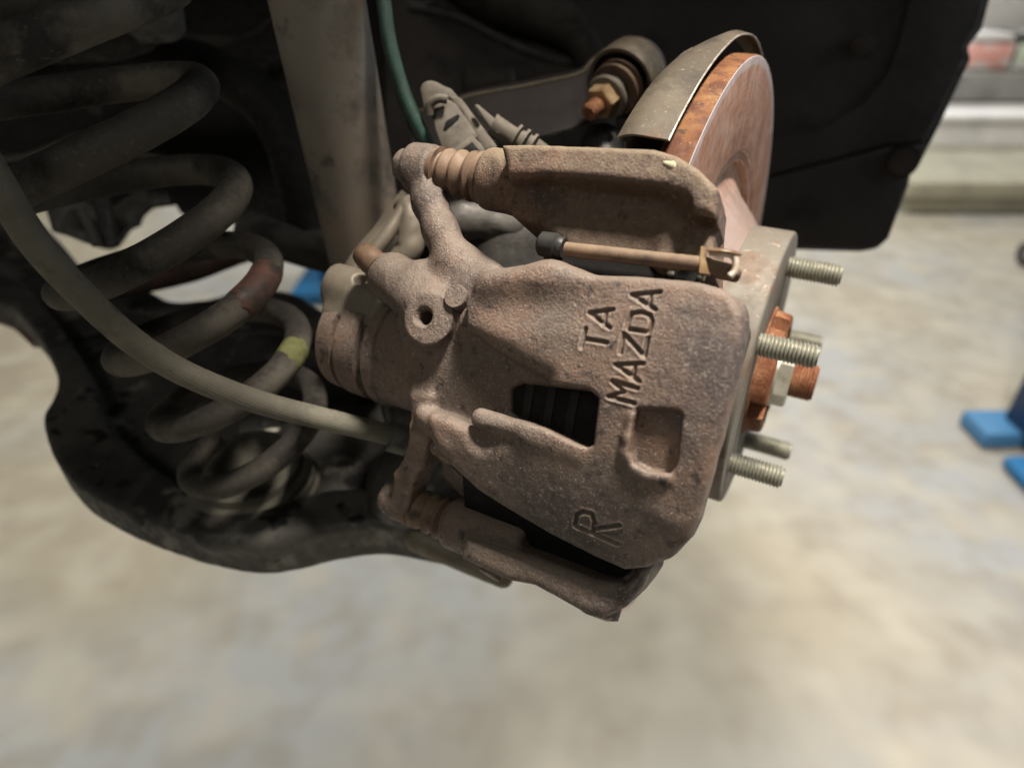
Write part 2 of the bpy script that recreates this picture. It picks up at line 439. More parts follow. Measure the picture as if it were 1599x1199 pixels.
M['armsteel'] = pmat('dirty_black_arm_paint', [((.030, .029, .027),), ((.070, .068, .060), 12, .44, .60, 6), ((.15, .145, .125), 34, .58, .66, 7), ((.006, .006, .006), 30, .60, .64, 3), ((.17, .165, .14), 700, .67, .76, 3)], (.4, .8), 0, ((350, .3, .0008), (60, .2, .0015)), .4)
M['dusty'] = pmat('dusty_underbody_panel', [((.020, .018, .015),), ((.050, .045, .037), 14, .46, .64, 4), ((.008, .0075, .007), 22, .52, .64)], (.5, .85), 0, ((300, .4, .001),), .3)
M['spring'] = pmat('worn_grey_spring_paint_shaded_top', [((.058, .054, .046),), ((.105, .097, .079), 20, .46, .60, 6), ((.020, .019, .018), 26, .52, .64, 6), ((.10, .092, .076), 400, .58, .74, 4)], (.65, .9), 0, ((600, .3, .0005), (120, .25, .001)), .25, dust=((.03, .028, .025), .95, 1.5))  # upward faces tinted darker: shade painted on the coil tops
M['shock'] = pmat('dusty_grey_shock_tube', [((.23, .212, .18),), ((.31, .255, .20), 9, .42, .62, 3), ((.055, .053, .05), 60, .56, .72), ((.09, .08, .068), 26, .50, .66), ((.30, .28, .24), 900, .66, .74, 2)], (.5, .8), .1, ((1200, .25, .0003), (240, .15, .0005)), .4)
M['hose'] = pmat('dusty_ribbed_rubber', [((.11, .105, .083),), ((.17, .165, .13), 22, .44, .64), ((.05, .048, .04), 60, .55, .7), ((.26, .25, .2), 1300, .70, .80, 2)], (.6, .9), 0, ((1500, .3, .0003),), .3)
M['darkrubber'] = pmat('dark_rubber', [((.02, .02, .019),), ((.05, .048, .043), 60, .5, .7)], (.4, .8), 0, ((500, .3, .0005),), .4)
M['green'] = pmat('green_sleeve_rubber', [((.035, .085, .066),), ((.02, .045, .035), 60, .45, .65), ((.09, .12, .095), 700, .62, .78, 3)], (.35, .6), 0, ((800, .15, .0003),), .45)
M['liner'] = pmat('black_liner_plastic', [((.026, .0225, .021),), ((.040, .035, .031), 7, .44, .66, 4), ((.016, .014, .013), 18, .52, .64), ((.10, .095, .09), 900, .77, .80, 2)], (.55, .8), 0, ((900, .12, .0002), (24, .15, .002)), .25)
M['body'] = pmat('dark_underbody_coating', [((.0065, .006, .0055),), ((.014, .013, .011), 10, .45, .66), ((.045, .04, .033), 60, .64, .76)], (.5, .85), 0, ((300, .4, .001), (40, .4, .004)), .3)
M['grime'] = pmat('greasy_grey_steel', [((.055, .053, .047),), ((.10, .097, .086), 26, .46, .66), ((.016, .015, .014), 40, .52, .66), ((.2, .19, .16), 800, .66, .78, 3)], (.45, .8), .2, ((600, .35, .0006), (120, .3, .001)), .45)
M['lever'] = pmat('grey_tan_zinc_steel', [((.17, .15, .115),), ((.11, .095, .072), 40, .44, .64), ((.24, .22, .18), 600, .60, .75, 3)], (.45, .75), .25, ((900, .25, .0004),), .45)
M['shield'] = pmat('dull_tan_grey_shield_steel', [((.070, .060, .043),), ((.105, .088, .062), 16, .45, .62), ((.05, .043, .032), 50, .52, .66), ((.17, .145, .10), 600, .60, .74, 3), ((.10, .05, .025), 30, .62, .70, 5)], (.5, .75), .2, ((700, .2, .0003), (90, .2, .0008)), .45)
M['shieldedge'] = pmat('bare_steel_edge', [((.5, .47, .42),), ((.2, .17, .13), 500, .5, .7)], (.3, .5), .6, ())
M['discrim'] = pmat('orange_rusted_rim', [((.15, .062, .022),), ((.22, .115, .045), 45, .47, .62), ((.085, .032, .016), 55, .48, .60), ((.045, .026, .018), 300, .57, .68, 4), ((.34, .20, .09), 500, .64, .76, 3)], (.6, .9), .0, ((900, .4, .0005), (200, .3, .001)), .3)
M['bluesteel'] = pmat('blue_painted_steel', [((.015, .15, .36),), ((.02, .09, .2), 4, .4, .65, 1), ((.12, .14, .15), 9, .55, .7)], (.35, .6), 0, ())
M['hatside'] = pmat('grey_brown_machined_steel', [((.14, .128, .103),), ((.13, .08, .05), 30, .48, .62), ((.15, .15, .13), 60, .50, .66), ((.30, .27, .22), 300, .60, .74, 4), ((.09, .05, .03), 420, .67, .75, 4)], (.55, .8), .15, ((1100, .12, .0003), (200, .12, .0005)), .5)
M['stud'] = pmat('grey_green_zinc_thread', [((.27, .275, .225),), ((.20, .20, .155), 120, .45, .65), ((.10, .09, .065), 500, .60, .72), ((.40, .39, .33), 600, .62, .76, 3)], (.35, .6), .45, ((2000, .15, .0002),), .5)
M['rusty'] = pmat('bright_orange_rust', [((.17, .066, .030),), ((.26, .13, .062), 120, .45, .62), ((.13, .04, .015), 90, .52, .64), ((.5, .32, .16), 500, .62, .74, 4)], (.6, .9), .0, ((700, .7, .001), (1800, .5, .0004)), .35)
M['steel'] = pmat('bright_zinc_steel', [((.45, .45, .38),), ((.3, .28, .2), 200, .5, .7), ((.25, .14, .07), 300, .62, .74)], (.3, .5), .5, ((900, .1, .0003),), .5)
M['bronze'] = pmat('yellow_passivated_steel', [((.34, .24, .13),), ((.2, .12, .06), 150, .45, .65), ((.5, .4, .26), 500, .62, .76)], (.35, .6), .45, ((1000, .2, .0003),), .5)
M['clip'] = pmat('copper_coloured_spring_steel', [((.20, .125, .075),), ((.28, .19, .12), 60, .45, .65), ((.1, .06, .04), 200, .58, .72)], (.3, .5), .5, ((900, .15, .0003),), .5)
M['clip2'] = pmat('pale_spring_steel', [((.55, .48, .40),), ((.35, .25, .17), 200, .5, .7)], (.35, .5), .4, ())
M['plastic'] = pmat('dusty_grey_connector_plastic', [((.085, .076, .06),), ((.13, .118, .092), 60, .45, .65), ((.04, .037, .032), 90, .56, .70), ((.3, .28, .24), 1000, .66, .78, 3)], (.55, .85), 0, ((700, .25, .0005),), .35, dust=((.19, .17, .14), .8, 1.6))
M['pad_gap_black'] = pmat('black_pad_and_gap_shade', [((.006, .006, .006),), ((.014, .013, .012), 120, .5, .7)], (.6, .9), 0, ((600, .3, .0005),), .2)  # also colours the added sheets that stand for shade
M['padrib'] = pmat('dark_pad_shim_steel', [((.012, .011, .010),), ((.02, .018, .016), 120, .5, .7)], (.5, .8), 0, ((600, .3, .0005),), .3)
M['yellow'] = pmat('chipped_yellow_paint_mark', [((.115, .125, .045),), ((.17, .175, .08), 200, .45, .65), ((.08, .08, .05), 300, .60, .72)], (.6, .9), 0, ((700, .3, .0004),), .3)
M['redlead'] = pmat('red_brown_rusty_pipe', [((.07, .036, .028),), ((.11, .055, .04), 40, .45, .65), ((.035, .03, .026), 90, .47, .6)], (.5, .85), 0, ((600, .3, .0006),), .35)
M['capr'] = pmat('brown_rubber_cap', [((.10, .062, .036),), ((.15, .10, .065), 140, .48, .66), ((.07, .04, .022), 200, .56, .7)], (.5, .75), 0, ((1200, .2, .0002),), .4)
M['fleck'] = pmat('pale_dried_grease', [((.42, .40, .27),), ((.25, .23, .16), 600, .5, .65)], (.6, .9), 0, ((1500, .5, .0004),), .3)
M['white'] = pmat('white_paint', [((.78, .78, .78),), ((.6, .6, .62), 3, .5, .7)], (.4, .6), 0, ())
M['beige'] = pmat('beige_painted_steel', [((.36, .35, .27),), ((.28, .27, .22), 5, .45, .65)], (.5, .7), 0, ())
M['greybg'] = pmat('grey_painted_steel', [((.28, .29, .28),), ((.2, .2, .2), 5, .45, .65)], (.5, .7), 0, ())
M['redbg'] = pmat('pale_red_cloth', [((.80, .42, .38),), ((.85, .8, .8), 5, .42, .6, 1), ((.75, .25, .2), 6, .55, .7, 1)], (.7, .9), 0, ())
M['greenbg'] = pmat('green_plastic', [((.62, .72, .60),), ((.85, .85, .85), 5, .45, .6, 1)], (.5, .7), 0, ())
M['brownbg'] = pmat('brown_wood', [((.27, .22, .15),), ((.2, .16, .11), 9, .5, .6)], (.6, .9), 0, ())
M['darkbg'] = pmat('dark_rubber_tyre', [((.05, .05, .055),), ((.09, .08, .08), 9, .5, .7)], (.6, .9), 0, ())

# swept disc face: rings of rust and bare metal that follow the rotation (radius from the object's own axis)
def disc_mat():
    m = pmat('swept_disc_iron', [((.40, .22, .17),)], (.35, .6), .35, (), .5)
    nt = m.node_tree; N = nt.nodes; L = nt.links; bs = N['Principled BSDF']
    tc = N['Texture Coordinate']
    def vm(op, a, b=None):
        n = N.new('ShaderNodeVectorMath'); n.operation = op; L.new(a, n.inputs[0])
        if b is not None: n.inputs[1].default_value = b
        return n
    ax = (toW([1, 0, 0]) - toW([0, 0, 0])) * 1000; e1 = (toW([0, 1, 0]) - toW([0, 0, 0])) * 1000; e2 = (toW([0, 0, 1]) - toW([0, 0, 0])) * 1000
    dx = vm('DOT_PRODUCT', tc.outputs['Object'], tuple(e1)).outputs['Value']; dy = vm('DOT_PRODUCT', tc.outputs['Object'], tuple(e2)).outputs['Value']
    def mt(op, a, b=None, c=None):
        n = N.new('ShaderNodeMath'); n.operation = op
        for i, v in enumerate((a, b, c)):
            if v is None: continue
            if isinstance(v, (int, float)): n.inputs[i].default_value = v
            else: L.new(v, n.inputs[i])
        return n.outputs[0]
    r = mt('SQRT', mt('ADD', mt('MULTIPLY', dx, dx), mt('MULTIPLY', dy, dy))); th = mt('ARCTAN2', dx, dy)
    cb = N.new('ShaderNodeCombineXYZ'); L.new(mt('MULTIPLY', r, 900.), cb.inputs[0]); L.new(mt('MULTIPLY', th, 3.), cb.inputs[1])
    rn = N.new('ShaderNodeTexNoise'); rn.inputs['Scale'].default_value = 1.0; rn.inputs['Detail'].default_value = 5; L.new(cb.outputs[0], rn.inputs['Vector'])
    bn = N.new('ShaderNodeTexNoise'); bn.inputs['Scale'].default_value = 55; bn.inputs['Detail'].default_value = 9; bn.inputs['Roughness'].default_value = .7; L.new(tc.outputs['Object'], bn.inputs['Vector'])
    cr = N.new('ShaderNodeValToRGB'); el = cr.color_ramp.elements
    el[0].position = .36; el[0].color = (.31, .14, .085, 1); el[1].position = .66; el[1].color = (.50, .385, .335, 1)
    e = el.new(.5); e.color = (.44, .26, .19, 1)
    mixf = mt('ADD', mt('MULTIPLY', rn.outputs[0], .25), mt('MULTIPLY', bn.outputs[0], .75)); L.new(mixf, cr.inputs[0])
    # bare bright ring at the very edge of the swept face
    ed = N.new('ShaderNodeMapRange'); ed.inputs[1].default_value = .1490; ed.inputs[2].default_value = .1505; L.new(mt('ADD', r, mt('MULTIPLY', mt('SUBTRACT', bn.outputs[0], .5), .004)), ed.inputs[0])
    mx = N.new('ShaderNodeMix'); mx.data_type = 'RGBA'; L.new(mt('MULTIPLY', ed.outputs[0], .8), mx.inputs[0]); L.new(cr.outputs[0], mx.inputs[6]); mx.inputs[7].default_value = (.50, .47, .48, 1)
    # bare metal on the cone inside the swept face
    ic = N.new('ShaderNodeMapRange'); ic.inputs[1].default_value = .098; ic.inputs[2].default_value = .088; L.new(mt('ADD', r, mt('MULTIPLY', mt('SUBTRACT', bn.outputs[0], .5), .03)), ic.inputs[0])
    mx2 = N.new('ShaderNodeMix'); mx2.data_type = 'RGBA'; L.new(mt('MULTIPLY', ic.outputs[0], .7), mx2.inputs[0]); L.new(mx.outputs[2], mx2.inputs[6]); mx2.inputs[7].default_value = (.25, .215, .20, 1)
    L.new(mx2.outputs[2], bs.inputs['Base Color'])
    bp = N.new('ShaderNodeBump'); bp.inputs['Strength'].default_value = .25; bp.inputs['Distance'].default_value = .0003; L.new(rn.outputs[0], bp.inputs['Height']); L.new(bp.outputs[0], bs.inputs['Normal'])
    return m
M['disc'] = disc_mat()
def floor_mat():
    m = pmat('stained_concrete_painted_sheen', [((.375, .345, .275),), ((.31, .285, .225), 2.2, .38, .66, 1.5), ((.34, .355, .365), .8, .42, .60, 1), ((.27, .245, .20), 9, .42, .85, 1), ((.43, .41, .35), 6, .46, .85, 1)], (.42, .62), 0, ((14, .08, .01),), .4)  # bluish patches paint the bay door's reflection into the stained concrete
    return m
M['floor'] = floor_mat()
# ------------------------------------------------------------------ the ground
fx = 14.0
tag(mk('workshop_floor', [(-fx, -6, 0), (fx, -6, 0), (fx, 22, 0), (-fx, 22, 0)], [[0, 1, 2, 3]], M['floor'], None, False), kind='structure')
wall = tag(wbox('workshop_wall', (-14, 15.0, 0.0), (14, 15.2, 5.0), M['white'], None, 0), 'white workshop wall far beyond the raised car', 'wall')

# ------------------------------------------------------------------ brake disc
R = 153.9
ax1 = np.array([1., 0, 0])
disc = thing('brake_disc', 'rust-streaked brake disc with orange rim, wrapped by the caliper', 'brake disc', (0, 0, 0))
T = 13.0
lathe('friction_ring', [(-T + .8, R - 1.0), (-T, 100), (-T, 78), (-5.5, 78), (-5.5, 98), (-5.2, 104.8), (-1.7, 105.6), (-1.4, 110.4), (-.3, 111.0), (0, 111.8), (0, R - .9), (-.25, R - .45)], (0, 0, 0), ax1, M['disc'], disc, 200, 28, cap=(0, 0))
lathe('rim', [(-.25, R - .42), (-.9, R), (-T / 2, R + .15), (-T + .9, R), (-T + .1, R - .6), (-T + .1, R - 2)], (0, 0, 0), ax1, M['discrim'], disc, 200, 50, cap=(0, 0))
lathe('hat_cone', [(-5.6, 98.6), (-4.6, 97.2), (-2.5, 94.2), (1.0, 89.5), (5.5, 84.8), (9.5, 80.6), (12.0, 77.4), (13.2, 76.0), (13.8, 75.3)], (0, 0, 0), ax1, M['disc'], disc, 160, 60, cap=(0, 0))
lathe('hat', [(13.6, 74.0), (13.6, 75.2), (32.6, 75.2), (33.4, 74.9), (33.9, 74.2), (34, 73.2), (34, 36), (33, 34)], (0, 0, 0), ax1, M['hatside'], disc, 160, 35, cap=(0, 0))

hub = thing('wheel_hub', 'rusty wheel hub centre with five studs and threaded drive shaft end', 'wheel hub', (34, 0, 0))
def rpil(x, r, t):
    k = (t / (2 * PI) * 4) % 1.0
    return r * (0.80 if (.40 < k < .60 and x > 37 and r > 20) else 1.0)
lathe('pilot_ring', [(30, 33.6), (37.5, 33.6), (40, 33.2), (42.5, 32.8), (43.2, 31.5), (43.2, 27), (40, 26.5), (37, 18)], (0, 0, 0), ax1, M['rusty'], hub, 96, 30, rpil, .3)
lathe('hub_flange', [(33.2, 35.9), (34.9, 35.4), (35.2, 33)], (0, 0, 0), ax1, M['rusty'], hub, 96, 30)
nut = lathe('axle_nut', [(36, 17.5), (43, 17.5), (44, 17.2), (44.4, 15.8), (50, 15.6), (50.8, 14.6), (50.8, 10)], (0, 0, 0), ax1, M['steel'], hub, 6 * 8, 30,
            lambda x, r, t: r if x < 44.1 else r * (math.cos(PI / 6) / math.cos(((t + .26) % (PI / 3)) - PI / 6)) * 1.06)
threaded('shaft_end', (0, 0, 0), ax1, 10.2, 38, 63.0, 1.5, M['rusty'], hub, 40, .75)
st = None
for k in range(5):
    t = .2210 + k * 2 * PI / 5
    c = np.array([0, math.cos(t), math.sin(t)]) * 57.15
    if st is None:
        st = threaded('stud', c, ax1, 5.95, 30, 60.6, 1.75, M['stud'], hub, 36, .95); c0 = c
    else:
        o = st.copy(); C.objects.link(o); o.parent = hub; o.location = Vector(toW(c) - toW(c0))

# ------------------------------------------------------------------ dust shield
sh = thing('dust_shield', 'bent grey-tan sheet steel shield curling over the top of the disc', 'dust shield', (-20, 150, 0))
rows = []
t0s, t1s = -.30, 1.215
for i in range(48):
    t = t0s + (t1s - t0s) * i / 47
    rr = np.interp(t, [-.3, .16, .35, .5, .74, .9, 1.05, 1.22], [165.5, 164.6, 163.2, 161.6, 159.4, 158.8, 159.4, 161])
    a0 = np.interp(t, [-.3, .4, .62, .7, .8, .9, 1.0, 1.22], [-15, -16, -17, -20, -24, -26, -27, -28]); a1 = -8.4
    row = []
    for j in range(14):
        q = j / 13
        r = rr + 1.2 - 1.2 * q ** 2 - (1 - q) ** 5 * 3 + .35 * mnoise.noise(Vector((t * 5, q * 2, 0)))
        row.append([a0 + (a1 - a0) * q, r * math.cos(t), r * math.sin(t)])
    rows.append(row)
sheet('shield_flange', rows, M['shield'], sh, .9)
edge = [[r[-1][0] + .15, r[-1][1] * 1.0027, r[-1][2] * 1.0027] for r in rows]
tube('edge_lip', edge, .5, M['shieldedge'], sh, 8, 2)
# flat back plate of the shield, inboard of the disc
bp = []
for i in range(48):
    t = -2.6 + 3.8 * i / 47
    bp.append([[-26 - 10 * (1 - q), (60 + 96 * q) * math.cos(t), (60 + 96 * q) * math.sin(t)] for q in (0, .3, .6, .85, 1)])
sheet('back_plate', bp, M['grime'], sh, .9)

# ------------------------------------------------------------------ brake caliper
cal = thing('brake_caliper', 'brown rust-coated cast brake caliper marked TA MAZDA and R', 'brake caliper', (-40, -40, 140))
def oc(pts, rho=170.0): return [oncyl(x, y, rho)[:2] for x, y in pts]
plate = [(742, 452), (775, 434), (830, 420), (872, 420), (905, 428), (1000, 431), (1090, 439), (1128, 450), (1150, 468), (1161, 492), (1160, 530), (1146, 600), (1128, 672), (1110, 740), (1090, 812), (1076, 842), (1048, 872), (1012, 886), (975, 890), (925, 868), (862, 836), (800, 800), (745, 765), (705, 728), (680, 690), (664, 655), (655, 600), (668, 540), (705, 490)]
ops = [('+', sd_cylprism(oc(plate), 153, 171.5, 3.5), 0)]
ops += [('+', sd_cyl((-72, -33, 118), (-18, -33, 118), 36, 6), 12)]                      # cylinder bore housing
ops += [('+', sd_cyl((-96, -35, 112), (-60, -35, 112), 27, 3), 5)]
# valley between the two lobes
ops += [('-', sd_cylprism(oc([(560, 512), (700, 506), (738, 522), (775, 548), (812, 572), (852, 592), (850, 640), (815, 655), (790, 660), (740, 664), (700, 640), (655, 640), (560, 640)], 168), 158, 190, 2), 9)]
ops += [('-', sd_cylprism(oc([(680, 560), (760, 570), (830, 600), (815, 650), (740, 655), (690, 640)], 168), 150, 190, 2), 6)]
ops += [('+', sd_cylprism(oc([(620, 500), (880, 500), (945, 600), (940, 700), (900, 708), (760, 685), (700, 672), (650, 650)], 160), 138, 160.5, 2), 3)]
ops += [('-', sd_capsule(oncyl(700, 560, 170), oncyl(770, 600, 170), 7, 5), 5)]
# pinkish rib running to the window, second rib to its lower left
p = [oncyl(x, y, 167.5) for x, y in ((752, 652), (830, 676), (905, 704))]
ops += [('+', sd_capsule(p[0], p[1], 3.6), 5), ('+', sd_capsule(p[1], p[2], 3.6, 2.5), 5)]
p = [oncyl(x, y, 165) for x, y in ((662, 648), (720, 690), (800, 708))]
ops += [('+', sd_capsule(p[0], p[1], 3.2), 4), ('+', sd_capsule(p[1], p[2], 3.2, 2.5), 5)]
p = [oncyl(x, y, 162) for x, y in ((742, 690), (752, 678))]
ops += [('-', sd_capsule(oncyl(748, 690, 172), oncyl(790, 694, 176), 4.0, 3), 4)]
# bulge along the upper lobe edge
p = [oncyl(x, y, 166) for x, y in ((770, 448), (860, 440), (900, 446))]
ops += [('+', sd_capsule(p[0], p[1], 6), 6), ('+', sd_capsule(p[1], p[2], 6, 5), 6)]
ops += [('-', sd_capsule(oncyl(900, 470, 184), oncyl(700, 480, 180), 11, 9), 6)]
# fingers down the outboard side
ops += [('+', sd_box((29, -22, 138), (6.5, 0, 0), (0, 24, 0), (0, 0, 24), 4), 6), ('+', sd_box((28.5, -62, 132), (6.5, 0, 0), (0, 14, 0), (0, 0, 22), 4), 5)]
sk = [(690, 700), (705, 728), (745, 765), (800, 800), (862, 836), (925, 868), (985, 892), (978, 915), (915, 888), (850, 858), (790, 824), (730, 786), (690, 745)]
ops += [('+', sd_cylprism(oc(sk, 152), 140, 152.5, 2), 1)]
# window
win = [(782, 602), (800, 594), (920, 608), (936, 622), (928, 694), (918, 699), (898, 692), (850, 668), (792, 648), (782, 640)]
ops += [('-', sd_cylprism(oc(win), 146, 190, 3.2), 2)]
# cast pocket with a raised lip on two sides
lip = [oncyl(x, y, 170.8) for x, y in ((991, 652), (985, 684), (981, 708), (992, 729), (1012, 741), (1040, 746))]
for i in range(5): ops.append(('+', sd_capsule(lip[i], lip[i + 1], 2.1, 2.1), 2.5))
pock = [(997, 639), (1060, 641), (1067, 649), (1057, 728), (1047, 739), (1014, 735), (994, 724), (986, 706), (991, 660)]
ops += [('-', sd_cylprism(oc(pock), 167.0, 190, 1.5), 1.6)]
# bleeder boss
b0 = onp(608, 432, 2, 146); b1 = onp(676, 490, 2, 156)
ops += [('+', sd_capsule(b0, b1, 8.5, 11.0), 6), ('+', sd_capsule(b0 + [2, 0, -4], (-74, -24, 132), 10, 14), 8)]
ops += [('+', sd_capsule(onp(670, 440, 2, 148), onp(735, 452, 2, 150), 9, 8), 8)]
bf = onp(668, 497, 2, 164)
ops += [('-', sd_cyl(bf + [0.5, 0, 0], bf + [2, -2, 26], 18, .5), 1.0), ('+', sd_cyl(bf + [-1, .5, -16], bf, 10.6, 1.0), 1.2)]
hol = onp(664, 496, 2, 163)
ops += [('-', sd_cyl(hol + [0, 0, -12], hol + [0, 0, 14], 2.9, .3), .6), ('-', sd_capsule(hol + [0, 0, 2.6], hol + [0, 0, 5], 4.2, 6), .6)]
# upper ear up to the guide pin
pinU = np.array([0, 33.5, 147.0]); pinL = np.array([0, -112.5, 113.0])
e = [onp(748, 446, 2, 148), onp(712, 410, 2, 150), onp(688, 360, 2, 150), onp(672, 318, 2, 149), np.array([-111, 32, 147])]
for i, (r1, r2) in enumerate(((9, 7.4), (7.4, 6.5), (6.5, 6.5), (6.5, 7.8))): ops.append(('+', sd_capsule(e[i], e[i + 1], r1, r2), 6))
ops += [('+', sd_cyl((-118, 33.5, 147), (-103.5, 33.5, 147), 10.5, 3), 4)]
ops += [('+', sd_capsule(onp(770, 436, 2, 152), onp(735, 415, 2, 146), 6, 6), 6)]
# lower ear: narrow web down to the second guide pin
e = [onp(668, 570, 2, 146), onp(667, 620, 2, 146), onp(666, 670, 2, 142), onp(658, 712, 2, 134), onp(640, 745, 2, 126), onp(632, 785, 2, 118)]
for i, r1 in enumerate((5.2, 5.0, 4.8, 4.8, 5.0)):
    m_ = (e[i] + e[i + 1]) / 2; d_ = e[i + 1] - e[i]; L2 = np.linalg.norm(d_); d_ /= L2
    s_ = np.cross(d_, [0, 0, 1.]); s_ /= np.linalg.norm(s_); t_ = np.cross(s_, d_)
    ops.append(('+', sd_box(m_ - t_ * 2, d_ * (L2 / 2 + 2.5), s_ * (r1 + .3), t_ * 7, 2.2), 3))
ops += [('+', sd_cyl((-99, -112.5, 113), (-89.5, -112.5, 113), 9.2, 2), 3)]
ops += [('+', sd_capsule(onp(668, 650, 2, 148), onp(700, 690, 2, 150), 3.5, 3.8), 4)]
knob = onp(683, 700, 2, 147)
ops += [('+', sd_capsule(knob, knob + [3, -3, -8], 3.0, 3.0), 1.5)]
# lettering cast into the bridge
Z3 = lambda x, y: (860 + x / 4.996, 420 + y / 4.996)
Z8 = lambda x, y: (850 + x / 2.664, 550 + y / 2.664)
strokes = [[Z3(*q) for q in s] for s in [
    [(244, 616), (276, 470)], [(264, 548), (440, 580)],
    [(490, 322), (302, 345), (465, 464)], [(436, 342), (418, 440)],
    [(680, 935), (485, 880), (572, 962), (458, 1000), (655, 1052)],
    [(725, 742), (512, 752), (692, 880)], [(662, 756), (646, 858)],
    [(548, 660), (574, 508), (735, 688), (765, 538)],
    [(596, 472), (768, 500)], [(596, 472), (612, 405), (640, 352), (715, 345), (775, 365), (795, 410), (786, 460), (768, 500)],
    [(858, 186), (638, 208), (820, 322)], [(785, 198), (768, 296)]]]
strokes += [[Z8(*q) for q in s] for s in [[(130, 722), (305, 795)], [(130, 722), (138, 675), (165, 663), (200, 672), (212, 705), (205, 752)], [(207, 735), (315, 720)]]]
segs = []
for s in strokes:
    P = oc(s, 171.0)
    segs += [(P[i], P[i + 1]) for i in range(len(P) - 1)]
def engrave(V, Nn):
    m = (V[:, 0] > -25) & (V[:, 0] < 40) & (np.hypot(V[:, 1], V[:, 2]) > 166)
    Q = V[m][:, :2]; d = np.full(len(Q), 1e9)
    for a, b in segs:
        e_ = b - a; t = np.clip(((Q - a) @ e_) / (e_ @ e_), 0, 1)
        d = np.minimum(d, np.linalg.norm(Q - a - t[:, None] * e_, axis=1))
    dep = 1.35 * np.clip(1 - (d - .32) / .55, 0, 1) - .28 * np.exp(-((d - 1.25) / .45) ** 2)
    k = V[m]; n = np.zeros_like(k); rr = np.hypot(k[:, 1], k[:, 2]); n[:, 1] = k[:, 1] / rr; n[:, 2] = k[:, 2] / rr
    V = V.copy(); V[m] = k - n * dep[:, None]
    return V
VOX = .5
casting('housing', ops, (-126, -128, 80), (44, 60, 178), VOX, M['cast'], cal, engrave, .06, 2)
# bleeder screw, cap, bolt heads
bd = (b0 - b1); bd[2] *= .6; bd = bd / np.linalg.norm(bd)
cp = onp(606, 430, 2, 147)
cpe = atz(562, 392, F / 3.55)
lathe('bleeder_screw', [(0, 5), (4, 5), (4.4, 4.6), (8, 4.6)], cp, cpe - cp, M['grime'], cal, 24)
L_ = np.linalg.norm(cpe - cp)
cap = lathe('bleeder_cap', [(2.5, 5.6), (3.0, 6.5), (4.4, 6.6), (4.8, 5.7), (5.6, 5.7), (6.0, 6.5), (7.2, 6.5), (7.6, 6.0), (10, 6.0), (L_ - 3, 5.5), (L_ - .8, 4.7), (L_, 3.0), (L_ + .2, 0.01)], cp, cpe - cp, M['capr'], cal, 32, 50)
plug = lathe('banjo_plug', [(-6, 4.7), (1.4, 4.7), (1.9, 4.4), (1.9, 0.01)], onp(714, 465, 2, 163), (.05, .1, 1), M['cast2'], cal, 28, 30)
def hexr(x, r, t): return r * math.cos(PI / 6) / math.cos((t % (PI / 3)) - PI / 6)
for nm, pc, xx in (('pin_bolt', (-118, 33.5, 147), 6), ('pin_bolt', (-100, -112.5, 113), 5)):
    b = lathe(nm, [(-2, 8.2), (1.2, 8.0), (1.4, 7.2), (xx - 2, 7.2), (xx - .8, 6.6), (xx, 5), (xx + .2, .01)], pc, (-1, 0, 0), M['cast2'], cal, 36, 45, lambda x, r, t: r if x < 1.25 else r * .55 + .45 * hexr(x, r, t))
# ribbed boots between caliper ears and bracket
def boot(pc, a0, a1, parent, r0=9.2, n=3, name='guide_pin_boot'):
    L = a1 - a0; prof = [(0, r0 - 1.2), (.4, r0 + .8), (2.6, r0 + .9), (3.0, r0 - 1.0)]
    for i in range(n):
        s = 3.0 + (L - 6) * i / n; w_ = (L - 6) / n
        prof += [(s + w_ * .15, r0 - 1.3), (s + w_ * .42, r0 + .5 + .25 * i), (s + w_ * .62, r0 + .7 + .25 * i), (s + w_ * .9, r0 - 1.0)]
    prof += [(L - 2.6, r0 - .6), (L - 2.2, r0 + 1.4), (L, r0 + 1.5), (L, 3)]
    return lathe(name, prof, (a0, pc[1], pc[2]), ax1, M['boot'], parent, 56, 60)
boot(pinU, -104.5, -80, cal)
boot(pinL, -90, -66, cal, 8.6)

# ------------------------------------------------------------------ parking brake actuator (drum with grooves) and lever
act = thing('parking_brake_actuator', 'grooved round brake actuator drum behind the caliper, below the grey lever', 'brake actuator', (-130, -40, 110))
dc = np.array([0, -43.5, 112.])
lathe('drum', [(-152, 14), (-151, 24), (-149.5, 26.4), (-141, 27.2), (-140.4, 24), (-138.2, 24), (-137.8, 27.8), (-126, 28.2), (-125.2, 24.6), (-121.5, 24.6), (-120.8, 28.8), (-116, 28.8), (-115, 27.4), (-92, 27.2)], dc, ax1, M['cast2'], act, 96, 30)
ops = [('+', sd_cyl((-155, -23, 130), (-118, -24, 127), 10.5, 2.5), 0), ('+', sd_box((-136, -31, 126), (16, 0, 0), (0, 8, 0), (0, 0, 12), 3), 4),
       ('+', sd_capsule((-151, -24, 128), (-152, -33, 120), 9, 8), 4), ('-', sd_cyl((-136, -9, 148), (-134, -25, 128), 3.2, .4), 1)]
casting('lever_block', ops, (-180, -50, 100), (-108, -5, 150), .7, M['lever'], act, None, .06)
